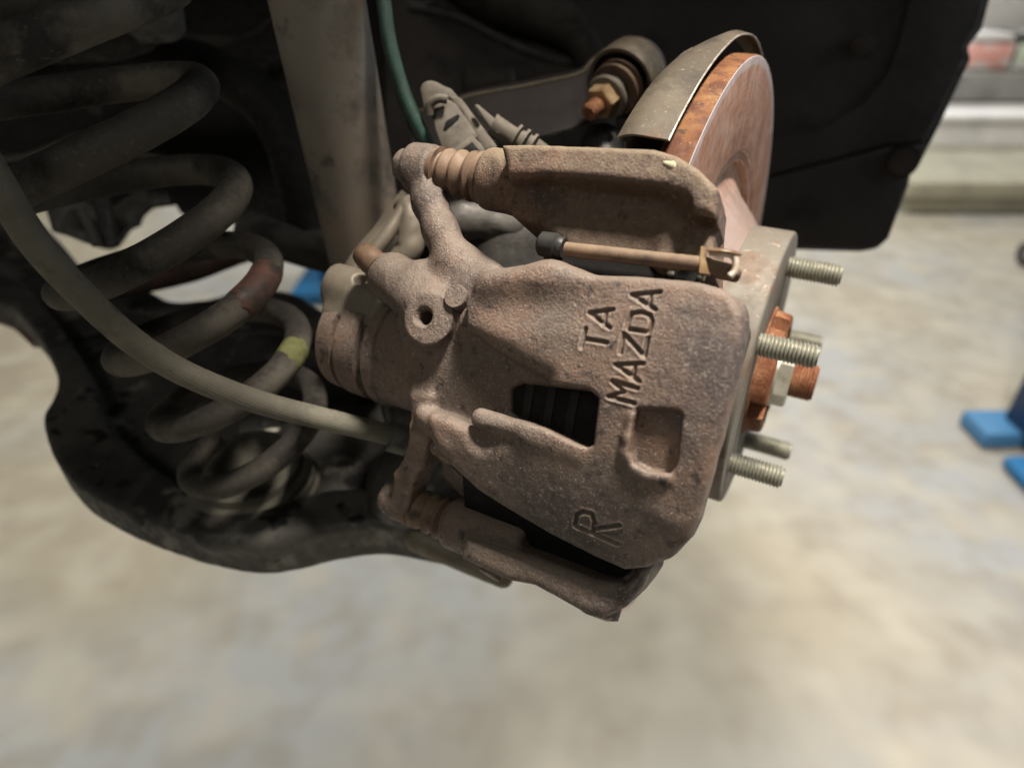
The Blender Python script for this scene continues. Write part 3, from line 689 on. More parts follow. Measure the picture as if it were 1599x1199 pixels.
# cable lever: strap of bent plate rising to the right
lv = thing('parking_brake_lever', 'bent grey steel cable lever leaning on the shock tube', 'lever', (-130, 0, 120))
zz = F / 3.0
L0 = [(548, 478), (556, 432), (572, 398), (598, 362), (622, 330), (640, 306)]
wd = [27, 24, 19, 15, 17, 15]
rows = []
for i, (x, y) in enumerate(L0):
    q = L0[min(i + 1, 5)]; p_ = L0[max(i - 1, 0)]; d = np.array([q[0] - p_[0], q[1] - p_[1]], float); d /= np.linalg.norm(d); n_ = np.array([-d[1], d[0]])
    row = []
    for j in range(7):
        s = (j / 6 - .5) * 2; px, py = np.array([x, y]) + n_ * wd[i] * s
        row.append(atz(px, py, zz + 6 - 4.5 * (1 - s * s) + i * 2))
    rows.append(row)
R_ = []
for j in range(7): R_.append(catmull([r[j] for r in rows], 6))
sheet('lever_plate', [[R_[j][i] for j in range(7)] for i in range(len(R_[0]))], M['lever'], lv, 2.6)
hp = atz(612, 352, zz + 3)
tube('lever_rib', [atz(560, 455, zz), atz(580, 402, zz - 1), atz(606, 366, zz - 1), atz(632, 322, zz + 2)], [4.6, 4.2, 3.8, 3.4], M['lever'], lv, 14)
tube('return_clip', [atz(577, 462, zz - 4), atz(590, 438, zz - 5), atz(600, 428, zz - 4)], 1.0, M['steel'], lv, 8)
tube('lever_spring', [atz(633, 318, zz + 6), atz(643, 345, zz + 4), atz(640, 385, zz + 4), atz(624, 408, zz + 6)], [7, 7.5, 7.5, 6], M['lever'], lv, 16, jit=.2)

# ------------------------------------------------------------------ caliper bracket
br = thing('caliper_bracket', 'rusty cast bracket arms above and below the caliper, bolted behind the disc', 'caliper bracket', (-40, 40, 135))
def flat(pts, w_): return [onp(x, y, 2, w_)[:2] for x, y in pts]
e1, e2, e3 = np.array([1., 0, 0]), np.array([0, 1., 0]), np.array([0, 0, 1.])
ops = [('+', sd_cyl((-80, 33.5, 147), (-40, 33.5, 147), 12.6, 3), 0)]
up = flat([(775, 250), (820, 245), (1028, 250), (1078, 268), (1118, 305), (1117, 350), (1115, 428), (1085, 422), (1040, 418), (940, 402), (890, 396), (846, 352), (800, 338)], 158)
ops += [('+', sd_genprism(up, (0, 0, 0), e1, e2, e3, 120, 158.8, 3), 7)]
led = flat([(790, 234), (830, 233), (1026, 241), (1060, 251), (1094, 272), (1125, 303), (1120, 345), (1070, 338), (1040, 304), (940, 290), (850, 284), (800, 284)], 166)
ops += [('+', sd_genprism(led, (0, 0, 0), e1, e2, e3, 140, 171.5, 3), 4)]
ops += [('-', sd_capsule(onp(852, 312, 2, 167), onp(1050, 330, 2, 168), 6.0, 6.0), 5)]
ops += [('-', sd_capsule(onp(1076, 372, 2, 163), onp(1100, 352, 2, 163), 5, 3.5), 3)]
ops += [('+', sd_capsule(onp(1046, 378, 2, 156), onp(1044, 412, 2, 156), 5, 5), 4)]
ops += [('-', sd_cyl((-16, 0, 0), (2.5, 0, 0), 156.8, .5), 1)]
casting('upper_arm', ops, (-86, -12, 84), (40, 66, 176), .55, M['cast_rust'], br, None, .06)
fl = [onp(1040, 256, 2, 171), onp(1050, 260, 2, 170.5), onp(1058, 266, 2, 170)]
casting('dried_grease_fleck', [('+', sd_capsule(fl[0], fl[1], 1.2, 1.8), 0), ('+', sd_capsule(fl[1], fl[2], 1.6, 1.3), .5), ('+', sd_capsule(onp(1030, 252, 2, 170.5), fl[0], .8, .8), .4)], fl[0] - 8, fl[0] + 9, .35, M['fleck'], br, None, .3, 1)
ops = [('+', sd_cyl((-68, -112.5, 113), (-30, -112.5, 113), 11.8, 3), 0)]
lo_ = flat([(720, 830), (760, 812), (820, 812), (900, 840), (985, 880), (1022, 872), (1026, 884), (1000, 915), (960, 930), (880, 905), (800, 880), (740, 875)], 108)
ops += [('+', sd_genprism(lo_, (0, 0, 0), e1, e2, e3, 88, 106, 3), 3)]
lw = flat([(728, 836), (770, 848), (850, 874), (930, 905), (975, 912), (1000, 886), (1018, 888), (1004, 915), (978, 948), (942, 969), (905, 954), (835, 915), (790, 906), (720, 872)], 128)
ops += [('+', sd_genprism(lw, (0, 0, 0), e1, e2, e3, 98, 130, 4.5), 5)]
ops += [('-', sd_cyl((-16, 0, 0), (2.5, 0, 0), 156.0, .5), 1)]
casting('lower_arm', ops, (-76, -146, 80), (36, -80, 142), .6, M['cast'], br, None, .07)
lathe('bracket_bolt', [(0, 5.6), (1.6, 5.6), (2, 5), (2, .01)], onp(768, 893, 2, 118), (-.1, -1, .5), M['cast2'], br, 36, 30, hexr)
lathe('bolt_boss', [(-3, 8), (1.6, 7.6), (2.2, 6), (2.2, .01)], onp(938, 955, 2, 120), (.1, -1, .2), M['cast2'], br, 36, 30)
# brake pads: plates and linings, plus black sheets painting shade into window and gap
for x0, nm in ((4.5, 'outer'), (-30, 'inner')):
    pd = thing('brake_pad', ('dark outboard brake pad tucked under the right edge of the caliper' if nm == 'outer' else 'inboard brake pad under added black sheets that darken the caliper window'), 'brake pad', (x0, -40, 120))
    def arcpoly(a, r0, r1, t0, t1, n=14):
        pts = [[a, r1 * math.sin(t0 + (t1 - t0) * i / n), r1 * math.cos(t0 + (t1 - t0) * i / n)] for i in range(n + 1)]
        return pts + [[a, r0 * math.sin(t1 - (t1 - t0) * i / n), r0 * math.cos(t1 - (t1 - t0) * i / n)] for i in range(n + 1)]
    f0 = x0 if nm == 'outer' else x0 + 8
    prism('backing_plate', arcpoly(x0 + (10 if nm == 'outer' else 5), 112, 154, -.66, .19), (1, 0, 0), 5, M['pad_gap_black'], pd, .5)
    prism('lining', arcpoly(x0 + (4.9 if nm == 'outer' else 16.5), 112, 152, -.58, .12), (1, 0, 0), 4.5 if nm == 'outer' else 11, M['pad_gap_black'], pd, .8)
    if nm == 'inner':
        g_ = [[[a_, 157.2 * math.sin(t_), 157.2 * math.cos(t_)] for t_ in np.linspace(-.62, .08, 20)] for a_ in np.linspace(-40, 18, 6)]
        sheet('gap_shade_sheet', g_, M['pad_gap_black'], pd, .8)  # added sheet, its black stands for shade inside the window
        g_ = [[[a_, 156.8 * math.sin(t_), 156.8 * math.cos(t_)] for t_ in np.linspace(-.80, -.58, 10)] for a_ in np.linspace(-60, 10, 6)]
        g_ = [[[-60 + (70 + 16 * q_) * s_, 156.8 * math.sin(-.80 + .22 * q_), 156.8 * math.cos(-.80 + .22 * q_)] for q_ in np.linspace(0, 1, 10)] for s_ in np.linspace(0, 1, 6)]
        sheet('gap_shade_sheet', g_, M['pad_gap_black'], pd, .8)  # added sheet, its black stands for shade above the lower arm
        for k in range(4):
            a_ = -42 + k * 9; sheet('plate_rib', [[[a_ + s_, 157.9 * math.sin(t_), 157.9 * math.cos(t_)] for t_ in np.linspace(-.50, -.05, 14)] for s_ in (-1.6, 0, 1.6)], M['padrib'], pd, .9)
# pad retaining pin/abutment clip under the upper arm
cl = thing('pad_clip', 'copper-brown pad spring clip and rail under the upper bracket arm', 'pad clip', (-10, 15, 140))
r0_, r1_ = onp(884, 390, 2, 164), onp(1098, 414, 2, 164)
tube('rail', [r0_, (r0_ + r1_) / 2, r1_], [2.7, 2.7, 2.7], M['boot'], cl, 16)
z1 = F / 4.85
def ptz(x, y, z=None): return atz(x, y, z or z1)
sheet('clip_tab', [[ptz(1094, 386), ptz(1100, 386)], [ptz(1093, 405), ptz(1101, 405)], [ptz(1092, 424), ptz(1108, 426)], [ptz(1098, 427, z1 + 4), ptz(1110, 428, z1 + 4)]], M['bronze'], cl, .8)
tube('clip_hook', [ptz(1110, 394, z1 + 3), ptz(1128, 396), ptz(1143, 399), ptz(1149, 408), ptz(1147, 424), ptz(1140, 432)], 1.15, M['clip2'], cl, 10)
sheet('clip_leaf', [[ptz(1104, 387, z1 + 2), ptz(1104, 391, z1 - 2)], [ptz(1125, 388, z1 + 2), ptz(1125, 392, z1 - 2)], [ptz(1145, 391, z1 + 2), ptz(1145, 395, z1 - 2)], [ptz(1160, 397, z1 + 2), ptz(1158, 399, z1 - 1)]], M['clip'], cl, .5)
tube('clip_end', [ptz(1100, 415, z1 + 6), ptz(1125, 422, z1 + 6), ptz(1152, 428, z1 + 7)], 3.0, M['boot'], cl, 14)
cyb = onp(862, 384, 2, 160)
lathe('grommet', [(-5, 3.6), (-4, 4.6), (2, 4.8), (2.6, 4.1), (4, 4.1), (5, 3.6), (5, 1.5)], cyb, ax1, M['darkrubber'], cl, 40)
for q in ((1050, 426), (1095, 432)):
    box_axes('bright_tab', onp(q[0], q[1], 2, 160), (1.3, 0, 0), (0, 1.2, 0), (0, 0, 2), M['steel'], cl, .3)

# ------------------------------------------------------------------ knuckle (dark casting behind everything)
kn = thing('steering_knuckle', 'dark greasy knuckle casting between the shock tube and the brake disc', 'knuckle', (-90, 0, 20))
ops = [('+', sd_capsule(atz(800, 400, 390), atz(980, 430, 400), 42, 46), 0), ('+', sd_capsule(atz(740, 360, 370), atz(830, 370, 370), 17, 19), 10),
       ('+', sd_capsule(atz(700, 620, 400), atz(860, 700, 400), 40, 40), 14), ('+', sd_capsule(atz(940, 230, 390), atz(930, 330, 390), 13, 20), 10),
       ('+', sd_capsule(atz(640, 760, 400), atz(800, 780, 390), 26, 30), 12), ('+', sd_capsule(atz(1000, 420, 420), atz(1040, 560, 430), 60, 60), 10)]
pp = np.array([o[1][1] for o in ops] + [o[1][2] for o in ops])
casting('knuckle_body', ops, pp.min(0) - 6, pp.max(0) + 6, 1.6, M['blacksteel'], kn, None, .3)
casting('knuckle_stub', [('+', sd_capsule(atz(716, 344, 352), atz(800, 352, 356), 10, 11), 0), ('+', sd_capsule(atz(720, 300, 356), atz(722, 345, 352), 9, 9), 4)], atz(716, 344, 352) - 60, atz(800, 352, 356) + 60, 1.0, M['grime'], kn, None, .3)

# ------------------------------------------------------------------ shock absorber
s0 = atz(478, -90, 328); s1 = atz(578, 415, 432)
shk = thing('shock_absorber', 'grey-brown shock absorber tube standing upright left of the caliper', 'shock absorber', s1)
sd_ = (s1 - s0); Ls = np.linalg.norm(sd_)
lathe('tube_body', [(0, 24.5), (Ls * .5, 24.5), (Ls - 12, 24.5), (Ls - 4, 24.2), (Ls - 1, 22.5), (Ls, 18)], s0, sd_, M['shock'], shk, 96, 40)
lathe('lower_eye', [(-16, 17), (-15, 19), (15, 19), (16, 17)], s1 + sd_ / Ls * 20, ax1, M['grime'], shk, 48, 40)

# ------------------------------------------------------------------ coil spring
ctr = {-2: (40, -90, 255, 49), -1: (100, 75, 278, 49), 0: (165, 232, 301, 47), 1: (240, 380, 325, 46.5), 2: (307, 487, 345, 43), 3: (362, 590, 366, 42.5), 4: (398, 688, 391, 39), 5: (404, 724, 404, 38)}
ks = sorted(ctr)
cc = np.array([[(ctr[k][0] - 800) / F * ctr[k][2], (ctr[k][1] - 600) / F * ctr[k][2], ctr[k][2]] for k in ks]); rr_ = [ctr[k][3] for k in ks]
axd = cc[5] - cc[2]; axd /= np.linalg.norm(axd)
xh = np.array([1., 0.05, 0]); xh -= xh @ axd * axd; xh /= np.linalg.norm(xh); fh = np.cross(xh, axd)
if fh[2] > 0: fh = -fh
def spr(t):
    q = t - .25
    c = np.array([np.interp(q, ks, cc[:, i]) for i in range(3)]); r = np.interp(q, ks, rr_)
    return cam2loc(c + r * (math.cos(2 * PI * t) * xh + math.sin(2 * PI * t) * fh))
spg = thing('coil_spring', 'large worn dark grey coil spring standing in the control arm', 'spring', cam2loc(cc[5]))
N_ = 340
tube('coil', [spr(-1.45 + 6.03 * i / N_) for i in range(N_ + 1)], [8.4, 8.3, 8.1, 7.8, 7.5, 7.2, 6.9, 6.8], M['spring'], spg, 22, 1, jit=.03)
def mark(name, ta, tb, mat, rad=7.1):
    vs, fs, sg = [], [], 28
    for i in range(13):
        for j in range(sg):
            an = 2 * PI * j / sg
            ja = .010 * mnoise.noise(Vector((math.cos(an) * 2.2, math.sin(an) * 2.2, ta * 7))); jb = .012 * mnoise.noise(Vector((math.cos(an) * 2.6, math.sin(an) * 2.6, tb * 9)))
            t = ta + ja + (tb + jb - ta - ja) * i / 12; p = spr(t); T_ = spr(t + .004) - p; T_ /= np.linalg.norm(T_)
            n1 = cam2loc(O + 0) * 0 + (np.cross(T_, UP)); n1 /= np.linalg.norm(n1); n2 = np.cross(T_, n1)
            vs.append(p + (math.cos(an) * n1 + math.sin(an) * n2) * (rad - (.12 if i in (0, 12) else 0)))
    for i in range(12):
        for j in range(sg): fs.append([i * sg + j, i * sg + (j + 1) % sg, (i + 1) * sg + (j + 1) % sg, (i + 1) * sg + j])
    mk(name, toW(np.array(vs)), fs, mat, spg, True)
mark('yellow_mark', 3.005, 3.05, M['yellow'], 7.45)
mark('rust_patch', 1.985, 2.09, M['redlead'], 7.9)
seat_c = cam2loc(cc[6])

# ------------------------------------------------------------------ control arm
pc = np.array([(402 - 800) / F * 442, (728 - 600) / F * 442, 442.])
nv = np.array([0, -.80, -.60]); nv /= np.linalg.norm(nv)
g1 = np.array([1., 0, 0]); g2 = np.cross(nv, g1)
if g2[2] < 0: g2 = -g2
def onarm(pts, h=0.0):
    out = []
    for x, y in pts:
        P = onplane_c(x, y, pc + nv * h, nv) - pc
        out.append((P @ g1, P @ g2))
    return out
arm = thing('control_arm', 'black pressed steel lower control arm cradling the coil spring', 'control arm', cam2loc(pc))
outl = [(-160, 455), (0, 476), (45, 510), (76, 552), (92, 600), (84, 632), (71, 656), (76, 690), (94, 730), (130, 768), (200, 806), (290, 838), (350, 852), (400, 858), (450, 852), (520, 836), (600, 828), (700, 846), (760, 850), (760, 690), (640, 600), (560, 520), (500, 488), (470, 468), (425, 459), (372, 462), (330, 474), (275, 478), (240, 462), (205, 448), (150, 442), (95, 380), (40, 330), (-20, 300), (-160, 290)]
G1, G2, NV = g1 @ B.T, g2 @ B.T, nv @ B.T
PCl = cam2loc(pc)
ops = [('+', sd_genprism(onarm(catmull(outl, 5)), (0, 0, 0), e1, e2, e3, -26, 6, 5.5), 0)]
inner = [(-160, 400), (0, 420), (60, 470), (108, 530), (150, 600), (165, 650), (205, 700), (262, 745), (340, 785), (430, 792), (520, 770), (640, 770), (720, 780), (700, 700), (560, 580), (480, 520), (420, 500), (330, 505), (230, 495), (150, 480), (90, 430), (0, 370), (-160, 340)]
ops += [('-', sd_genprism(onarm(catmull(inner, 5)), (0, 0, 0), e1, e2, e3, -14, 40, 3), 8)]
ops += [('+', sd_cyl((0, 0, -24), (0, 0, -8), 30, 3), 5)]
# punched slot seen as a bright opening between the coils
QA = np.stack([G1, G2, NV])
def armpt(x, y, h): return cam2loc(onplane_c(x, y, pc + nv * h, nv))
def tarm(x, y, h): return QA @ (armpt(x, y, h) - PCl)
hs = tarm(402, 668, -14)
ops += [('-', sd_capsule(tarm(392, 668, -14) - e3 * 24, tarm(392, 668, -14) + e3 * 24, 9, 9), 2), ('-', sd_capsule(tarm(420, 664, -14) - e3 * 24, tarm(420, 664, -14) + e3 * 24, 9, 9), 2)]
ops += [('-', sd_capsule(tarm(406, 668, -14) - e3 * 24, tarm(406, 668, -14) + e3 * 24, 9.5, 9.5), 2)]
# dimples and oil holes
for x, y, r in ((214, 800, 3.6), (346, 828, 5.0), (148, 728, 1.5)):
    q = tarm(x, y, 6); ops.append(('-', sd_capsule(q - e3 * 6, q + e3 * 9, r, r), 2))
# raised ridge in the corner
ops += [('+', sd_capsule(tarm(120, 672, -6), tarm(190, 662, -10), 4, 5), 8), ('+', sd_capsule(tarm(100, 560, -8), tarm(150, 660, -10), 5, 4), 8)]
ops += [('+', sd_capsule(tarm(330, 838, 2), tarm(470, 828, 2), 7, 6), 10)]
pp = np.array([o[1][1] for o in ops[:1]] + [o[1][2] for o in ops[:1]])
casting('arm_pressing', ops, pp.min(0) - 8, pp.max(0) + 8, 1.1, M['armsteel'], arm, None, .12, 3, post=lambda V: PCl + V @ QA)
lathe('spring_seat', [(-17, 40), (-15, 42), (-9, 42), (-8, 40), (-3, 40), (-2, 38), (2, 38), (4, 34), (9, 33), (10, 31), (10, 14)], PCl - G2 * 12 + NV * 4, NV, M['hose'], arm, 64, 40)
casting('bushing_boss', [('+', sd_capsule(armpt(660, 836, 0), armpt(786, 902, -10), 11, 6), 0)], armpt(735, 880, -8) - 70, armpt(735, 880, -8) + 70, 1.2, M['lever'], arm, None, .1)

# ------------------------------------------------------------------ hose
hz = [(-60, 190, 222), (0, 292, 232), (58, 384, 242), (130, 462, 254), (208, 533, 267), (292, 585, 280), (400, 627, 297), (500, 653, 312), (583, 673, 326), (640, 690, 334), (690, 704, 342)]
def hrad(i): return 0
hs_ = thing('brake_hose', 'long dusty ribbed hose curving down from the left edge to the caliper', 'hose', atz(330, 608, 284))
P = catmull([atz(*q) for q in hz], 40)
tube('hose_body', P, [5.6, 5.3, 5.0], M['hose'], hs_, 24, 1, smooth_path=False)
rid = []
Tn = np.gradient(P, axis=0); Tn /= np.linalg.norm(Tn, axis=1)[:, None]
e = frame_of(Tn[0])[1]; fr = []
for i in range(len(P)):
    e = e - e @ Tn[i] * Tn[i]; e /= np.linalg.norm(e); fr.append((e.copy(), np.cross(Tn[i], e)))
for k in range(26):
    t = 2 * PI * k / 26
    rid.append([P[i] + (5.54 - i / len(P) * .6) * (math.cos(t + i * .012) * fr[i][0] + math.sin(t + i * .012) * fr[i][1]) for i in range(0, len(P), 3)])
vs_, fs_ = [], []
for pth in rid:
    pth = np.array(pth)
    T_ = np.gradient(pth, axis=0); T_ /= np.linalg.norm(T_, axis=1)[:, None]
    o0 = len(vs_)
    for i in range(len(pth)):
        n1 = np.cross(T_[i], [0, 0, 1.]); n1 /= np.linalg.norm(n1); n2 = np.cross(T_[i], n1)
        for j in range(4): vs_.append(pth[i] + .15 * (math.cos(PI / 2 * j) * n1 + math.sin(PI / 2 * j) * n2))
    for i in range(len(pth) - 1):
        for j in range(4): fs_.append([o0 + i * 4 + j, o0 + i * 4 + (j + 1) % 4, o0 + i * 4 + 4 + (j + 1) % 4, o0 + i * 4 + 4 + j])
tag(mk('rib', toW(np.array(vs_)), fs_, M['hose'], hs_, True), kind='stuff')
lathe('hose_end', [(-9, 6.6), (-8, 7.4), (0, 7.4), (1, 6.2), (12, 6.0)], atz(634, 689, 333), Tn[-30], M['grime'], hs_, 32)

# ------------------------------------------------------------------ green sleeve and connector
gp = [atz(*q) for q in ((590, -60, 330), (600, 0, 332), (608, 60, 335), (626, 130, 340), (648, 185, 344), (676, 240, 350), (690, 270, 352))]
tag(tube('green_sleeve', gp, 3.6, M['green'], None, 20), 'thin green wiring sleeve dropping behind the upper guide pin', 'cable')
tag(tube('black_cable', [g + np.array([-3.6, -1.2, -5.5]) for g in gp], 3.2, M['darkrubber'], None, 16), 'black cable running close along the left of the green sleeve', 'cable')
cn = thing('sensor_connector', 'dusty grey plastic sensor connector above the upper guide pin', 'connector', atz(720, 200, 330))
zc = 335
cx_ = (atz(735, 262, zc) - atz(668, 140, zc)); cx_ /= np.linalg.norm(cx_)     # along the connector
vz = -(atz(700, 200, zc) - atz(700, 200, zc - 10)); vz /= np.linalg.norm(vz)
cy_ = np.cross(vz, cx_); cy_ /= np.linalg.norm(cy_)
if (cy_ @ A_[:0].sum() if False else (atz(760, 190, zc) - atz(700, 190, zc)) @ cy_) < 0: cy_ = -cy_
def cpt(x, y, dz=0): return atz(x, y, zc + dz)
def cprism(name, pts, z_, dep, mat=None, parent=None, bev=.8): return prism(name, [atz(x, y, z_) for x, y in pts], vz * -1 if (vz @ (atz(700, 200, 300) - atz(700, 200, 310))) < 0 else vz, dep, mat or M['plastic'], parent or cn, bev)
cprism('rear_shell', [(655, 138), (663, 127), (678, 126), (692, 134), (706, 140), (716, 152), (724, 168), (700, 172), (680, 168), (672, 182), (662, 172)], 337, 12, bev=2.5)
cprism('housing', [(672, 166), (684, 155), (700, 156), (712, 162), (736, 196), (748, 214), (740, 222), (716, 236), (700, 246), (690, 232), (680, 204)], 331, 15, bev=1.4)
cprism('latch_cover', [(700, 150), (716, 152), (722, 156), (776, 228), (780, 246), (762, 246), (738, 206), (722, 176)], 334, 11, bev=.9)
cprism('socket_frame', [(706, 236), (738, 212), (752, 226), (760, 240), (744, 250), (712, 252)], 329, 5, bev=.6)
cprism('socket_well', [(716, 238), (738, 222), (748, 234), (752, 246), (722, 250)], 328.6, 1.2, M['pad_gap_black'], bev=.3)
cprism('slot', [(697, 190), (715, 179), (719, 182), (716, 188), (696, 206), (692, 204)], 330.7, 1.2, M['pad_gap_black'], bev=.2)
cprism('slot', [(740, 172), (747, 170), (754, 180), (752, 185), (746, 184)], 330.4, 1.0, M['pad_gap_black'], bev=.2)
cprism('clip_arm', [(741, 166), (746, 163), (778, 190), (783, 198), (780, 210), (770, 206)], 333, 5, bev=.8)
tube('collar_ring', [cpt(671, 180, -6), cpt(672, 164, -8), cpt(684, 155, -9), cpt(698, 156, -8)], 2.2, M['plastic'], cn, 10)
tube('boot_sleeve', [cpt(768, 196, 2), cpt(795, 212, 4), cpt(832, 232, 8), cpt(860, 252, 12)], [6.0, 5.2, 5.6, 5.4], M['plastic'], cn, 16)
for q in range(3):
    t = q / 2; lathe('boot_rib', [(-1.2, 5), (-.7, 7.2), (.7, 7.2), (1.2, 5)], cpt(806 + 12 * q, 217 + 7 * q, 4), atz(860, 252, zc) - atz(795, 212, zc), M['plastic'], cn, 24)

# ------------------------------------------------------------------ upper link with bushing and bolt
zl = 372
lk = thing('lateral_link', 'dark flat suspension link with a round bushing end left of the shield', 'suspension link', atz(970, 120, zl))
bc = atz(988, 116, zl + 8); bax = (atz(922, 176, zl - 15) - bc); bax /= np.linalg.norm(bax)
_, q1, q2 = frame_of(bax)
def disk_pts(c, r, x): return c + bax * x
lathe('bushing_sleeve', [(-3, 16.5), (-2, 19.8), (13, 20.6), (14.5, 19.8), (14.5, 18.0), (12, 17.7), (6, 17.4)], bc, bax, M['shield'], lk, 64, 40)
lathe('bushing_rubber', [(-8, 17.4), (5, 17.5), (4, 12), (12, 10)], bc, bax, M['darkrubber'], lk, 48, 40)
lathe('inner_washer', [(14, 3), (14, 14.2), (15.2, 14.8), (16, 14.6), (16.4, 12), (18.2, 11), (18.2, 3)], bc, bax, M['boot'], lk, 48, 40)
def linkpt(x, y, z): return atz(x, y, z)
top = [(655, 176), (700, 162), (742, 150), (800, 140), (850, 130), (905, 117), (925, 98), (944, 84)]
bot = [(640, 236), (700, 232), (742, 226), (800, 226), (850, 216), (905, 200), (930, 180), (955, 160)]
zt = [400, 398, 395, 391, 387, 383, 381, 380]
G = []
for i in range(8):
    row = []
    for j, (f_, dz) in enumerate(((-.12, 14), (-.03, 8), (0, 1), (.05, -1.5), (.5, 0), (.95, 0), (1, 4))):
        x = top[i][0] + (bot[i][0] - top[i][0]) * f_; y = top[i][1] + (bot[i][1] - top[i][1]) * f_
        row.append(atz(x, y, zt[i] + dz))
    G.append(row)
Gt = [catmull([G[i][j] for i in range(8)], 5) for j in range(7)]
sheet('link_pressing', [[Gt[j][i] for j in range(7)] for i in range(len(Gt[0]))], M['liner'], lk, 2.0)
edge_top = [G[i][2] for i in range(8)]
tube('link_flange', edge_top, [1.7] * 8, M['shield'], lk, 10)
bt = thing('link_bolt', 'rust-tipped bolt with hex nut and washers in the bushing end', 'bolt', bc + bax * 30)
lathe('washer', [(18.6, 3), (18.6, 13.6), (20.8, 14.4), (21.4, 13.8), (21.4, 3)], bc, bax, M['boot'], bt, 48, 40)
lathe('spacer', [(21, 8.8), (27, 8.8), (28, 8)], bc, bax, M['blacksteel'], bt, 48, 40)
lathe('flange_washer', [(27, 3), (27.5, 11.5), (29.6, 12), (30.6, 11.2), (31, 8)], bc, bax, M['lever'], bt, 48, 40)
lathe('nut', [(30.2, 9.2), (37.5, 9.2), (38.6, 8.4), (38.6, 4)], bc, bax, M['bronze'], bt, 48, 30, hexr)
threaded('bolt_shank', bc, bax, 4.9, 36, 49, 1.25, M['rusty'], bt, 28, .5)

# ------------------------------------------------------------------ wheel arch liner
zL = 560
ln = thing('wheel_arch_liner', 'black plastic wheel arch liner filling the upper right behind the disc', 'wheel arch liner', atz(1200, 200, zL))
def pan(name, pts, z_, dep, mat=M['liner'], parent=ln, bev=5, segs=3):
    P = [atz(x, y, z_(x, y) if callable(z_) else z_) for x, y in pts]
    n = np.cross(np.array(P[len(P) // 3]) - P[0], np.array(P[2 * len(P) // 3]) - P[0]); n /= np.linalg.norm(n)
    if n @ (atz(800, 600, 100) - atz(800, 600, 200)) < 0: n = -n
    return prism(name, P, n, dep, mat, parent, bev, segs)
zf = lambda x, y: 560 + 0.0 * x
pan('main_panel', [(600, -260), (1640, -260), (1585, -90), (1548, 0), (1536, 45), (1514, 74), (1519, 92), (1505, 120), (1470, 195), (1438, 258), (1425, 270), (1421, 290), (1400, 345), (1390, 372), (1374, 387), (1350, 391), (1250, 388), (1180, 386), (1100, 384), (600, 380)], 560, 10, bev=3)
pan('lower_flap', [(1080, 300), (1200, 278), (1330, 246), (1390, 230), (1452, 226), (1436, 257), (1424, 268), (1400, 343), (1389, 371), (1373, 386), (1350, 390), (1250, 387), (1080, 383)], 553, 5, bev=2.5)
pan('arch_rim', [(1440, -260), (1630, -260), (1576, -90), (1540, 0), (1528, 44), (1508, 74), (1511, 90), (1496, 118), (1462, 192), (1444, 222), (1380, 228), (1320, 244), (1200, 276), (1080, 296), (1080, 240), (1200, 222), (1290, 195), (1350, 160), (1385, 115), (1405, 60), (1420, 0)], 555, 6, bev=2.5)
lathe('push_clip', [(-2, 11), (1.2, 11), (2.4, 9.6), (2.8, 6), (3.0, .01)], atz(1408, 253, 547), atz(1408, 253, 500) - atz(1408, 253, 547), M['liner'], ln, 40, 40)
lathe('clip_recess', [(0, 13.2), (1.0, 13.2), (1.4, 12.4), (.4, 11.5)], atz(1408, 253, 549.4), atz(1408, 253, 500) - atz(1408, 253, 549.4), M['liner'], ln, 40, 40)
lathe('push_clip', [(-2, 9), (1.0, 9), (2, 8), (2.4, .01)], atz(1345, 72, 556), atz(1345, 72, 500) - atz(1345, 72, 547), M['liner'], ln, 40, 40)

# ------------------------------------------------------------------ car underbody behind
ub = thing('car_underbody', 'dark underside of the raised car filling the upper left', 'car underside', atz(400, 100, 700))
pan('wheel_house', [(640, -300), (1250, -300), (1250, 300), (1120, 380), (900, 420), (700, 440), (600, 400), (520, 300), (560, 0)], 620, 12, M['body'], ub, 6)
pan('floor_pan', [(-700, -400), (700, -400), (700, 330), (560, 400), (528, 410), (470, 392), (395, 362), (322, 330), (300, 330), (282, 336), (270, 316), (230, 322), (214, 338), (212, 350), (196, 356), (178, 382), (165, 388), (150, 386), (128, 376), (110, 368), (80, 362), (60, 300), (-120, 300), (-700, 300)], 660, 14, M['body'], ub, 4)
pan('chassis_rail', [(-200, -120), (240, -60), (248, 8), (226, 22), (160, 24), (0, 40), (-200, 60)], 420, 40, M['grime'], ub, 10)
pan('rail_lip', [(-200, 30), (60, 50), (170, 36), (232, 26), (200, 50), (150, 66), (60, 70), (-200, 74)], 440, 30, M['body'], ub, 6)
pan('bump_stop', [(720, 100), (805, 98), (806, 134), (720, 138)], 520, 30, M['dusty'], ub, 6)
# rounded pressings of the inner arch
sp = [(560, -40), (700, 0), (830, -10), (930, 20), (1010, 30)]
tube('pressed_ridge', [atz(x, y, 545) for x, y in ((700, -60), (780, -10), (850, 20), (905, 60), (935, 130), (940, 220))], [22, 24, 20, 14, 12, 12], M['dusty'], ub, 20)
tube('pressed_ridge', [atz(x, y, 520) for x, y in ((60, 120), (200, 90), (330, 110), (420, 170), (470, 270), (490, 370))], [16, 18, 18, 18, 20, 20], M['body'], ub, 20)
tube('brake_pipe', [atz(x, y, 470) for x, y in ((380, 355), (440, 378), (500, 398), (540, 408))], [13, 13, 12, 11], M['grime'], ub, 18)
roofz = 1.78  # unseen panels for the car body overhead, added and sized to block lamps
wbox('floor_light_blocker', (-1.3, .14, roofz), (.10, 1.5, roofz + .05), M['body'], ub, .004)
wbox('fender_light_blocker', (.10, .32, roofz - .06), (.50, 1.5, roofz), M['body'], ub, .004)
pan('arch_pressing', [(812, -30), (900, -10), (960, 30), (985, 60), (940, 100), (900, 112), (850, 118), (815, 90), (800, 40)], 590, 14, M['dusty'], ub, 9)
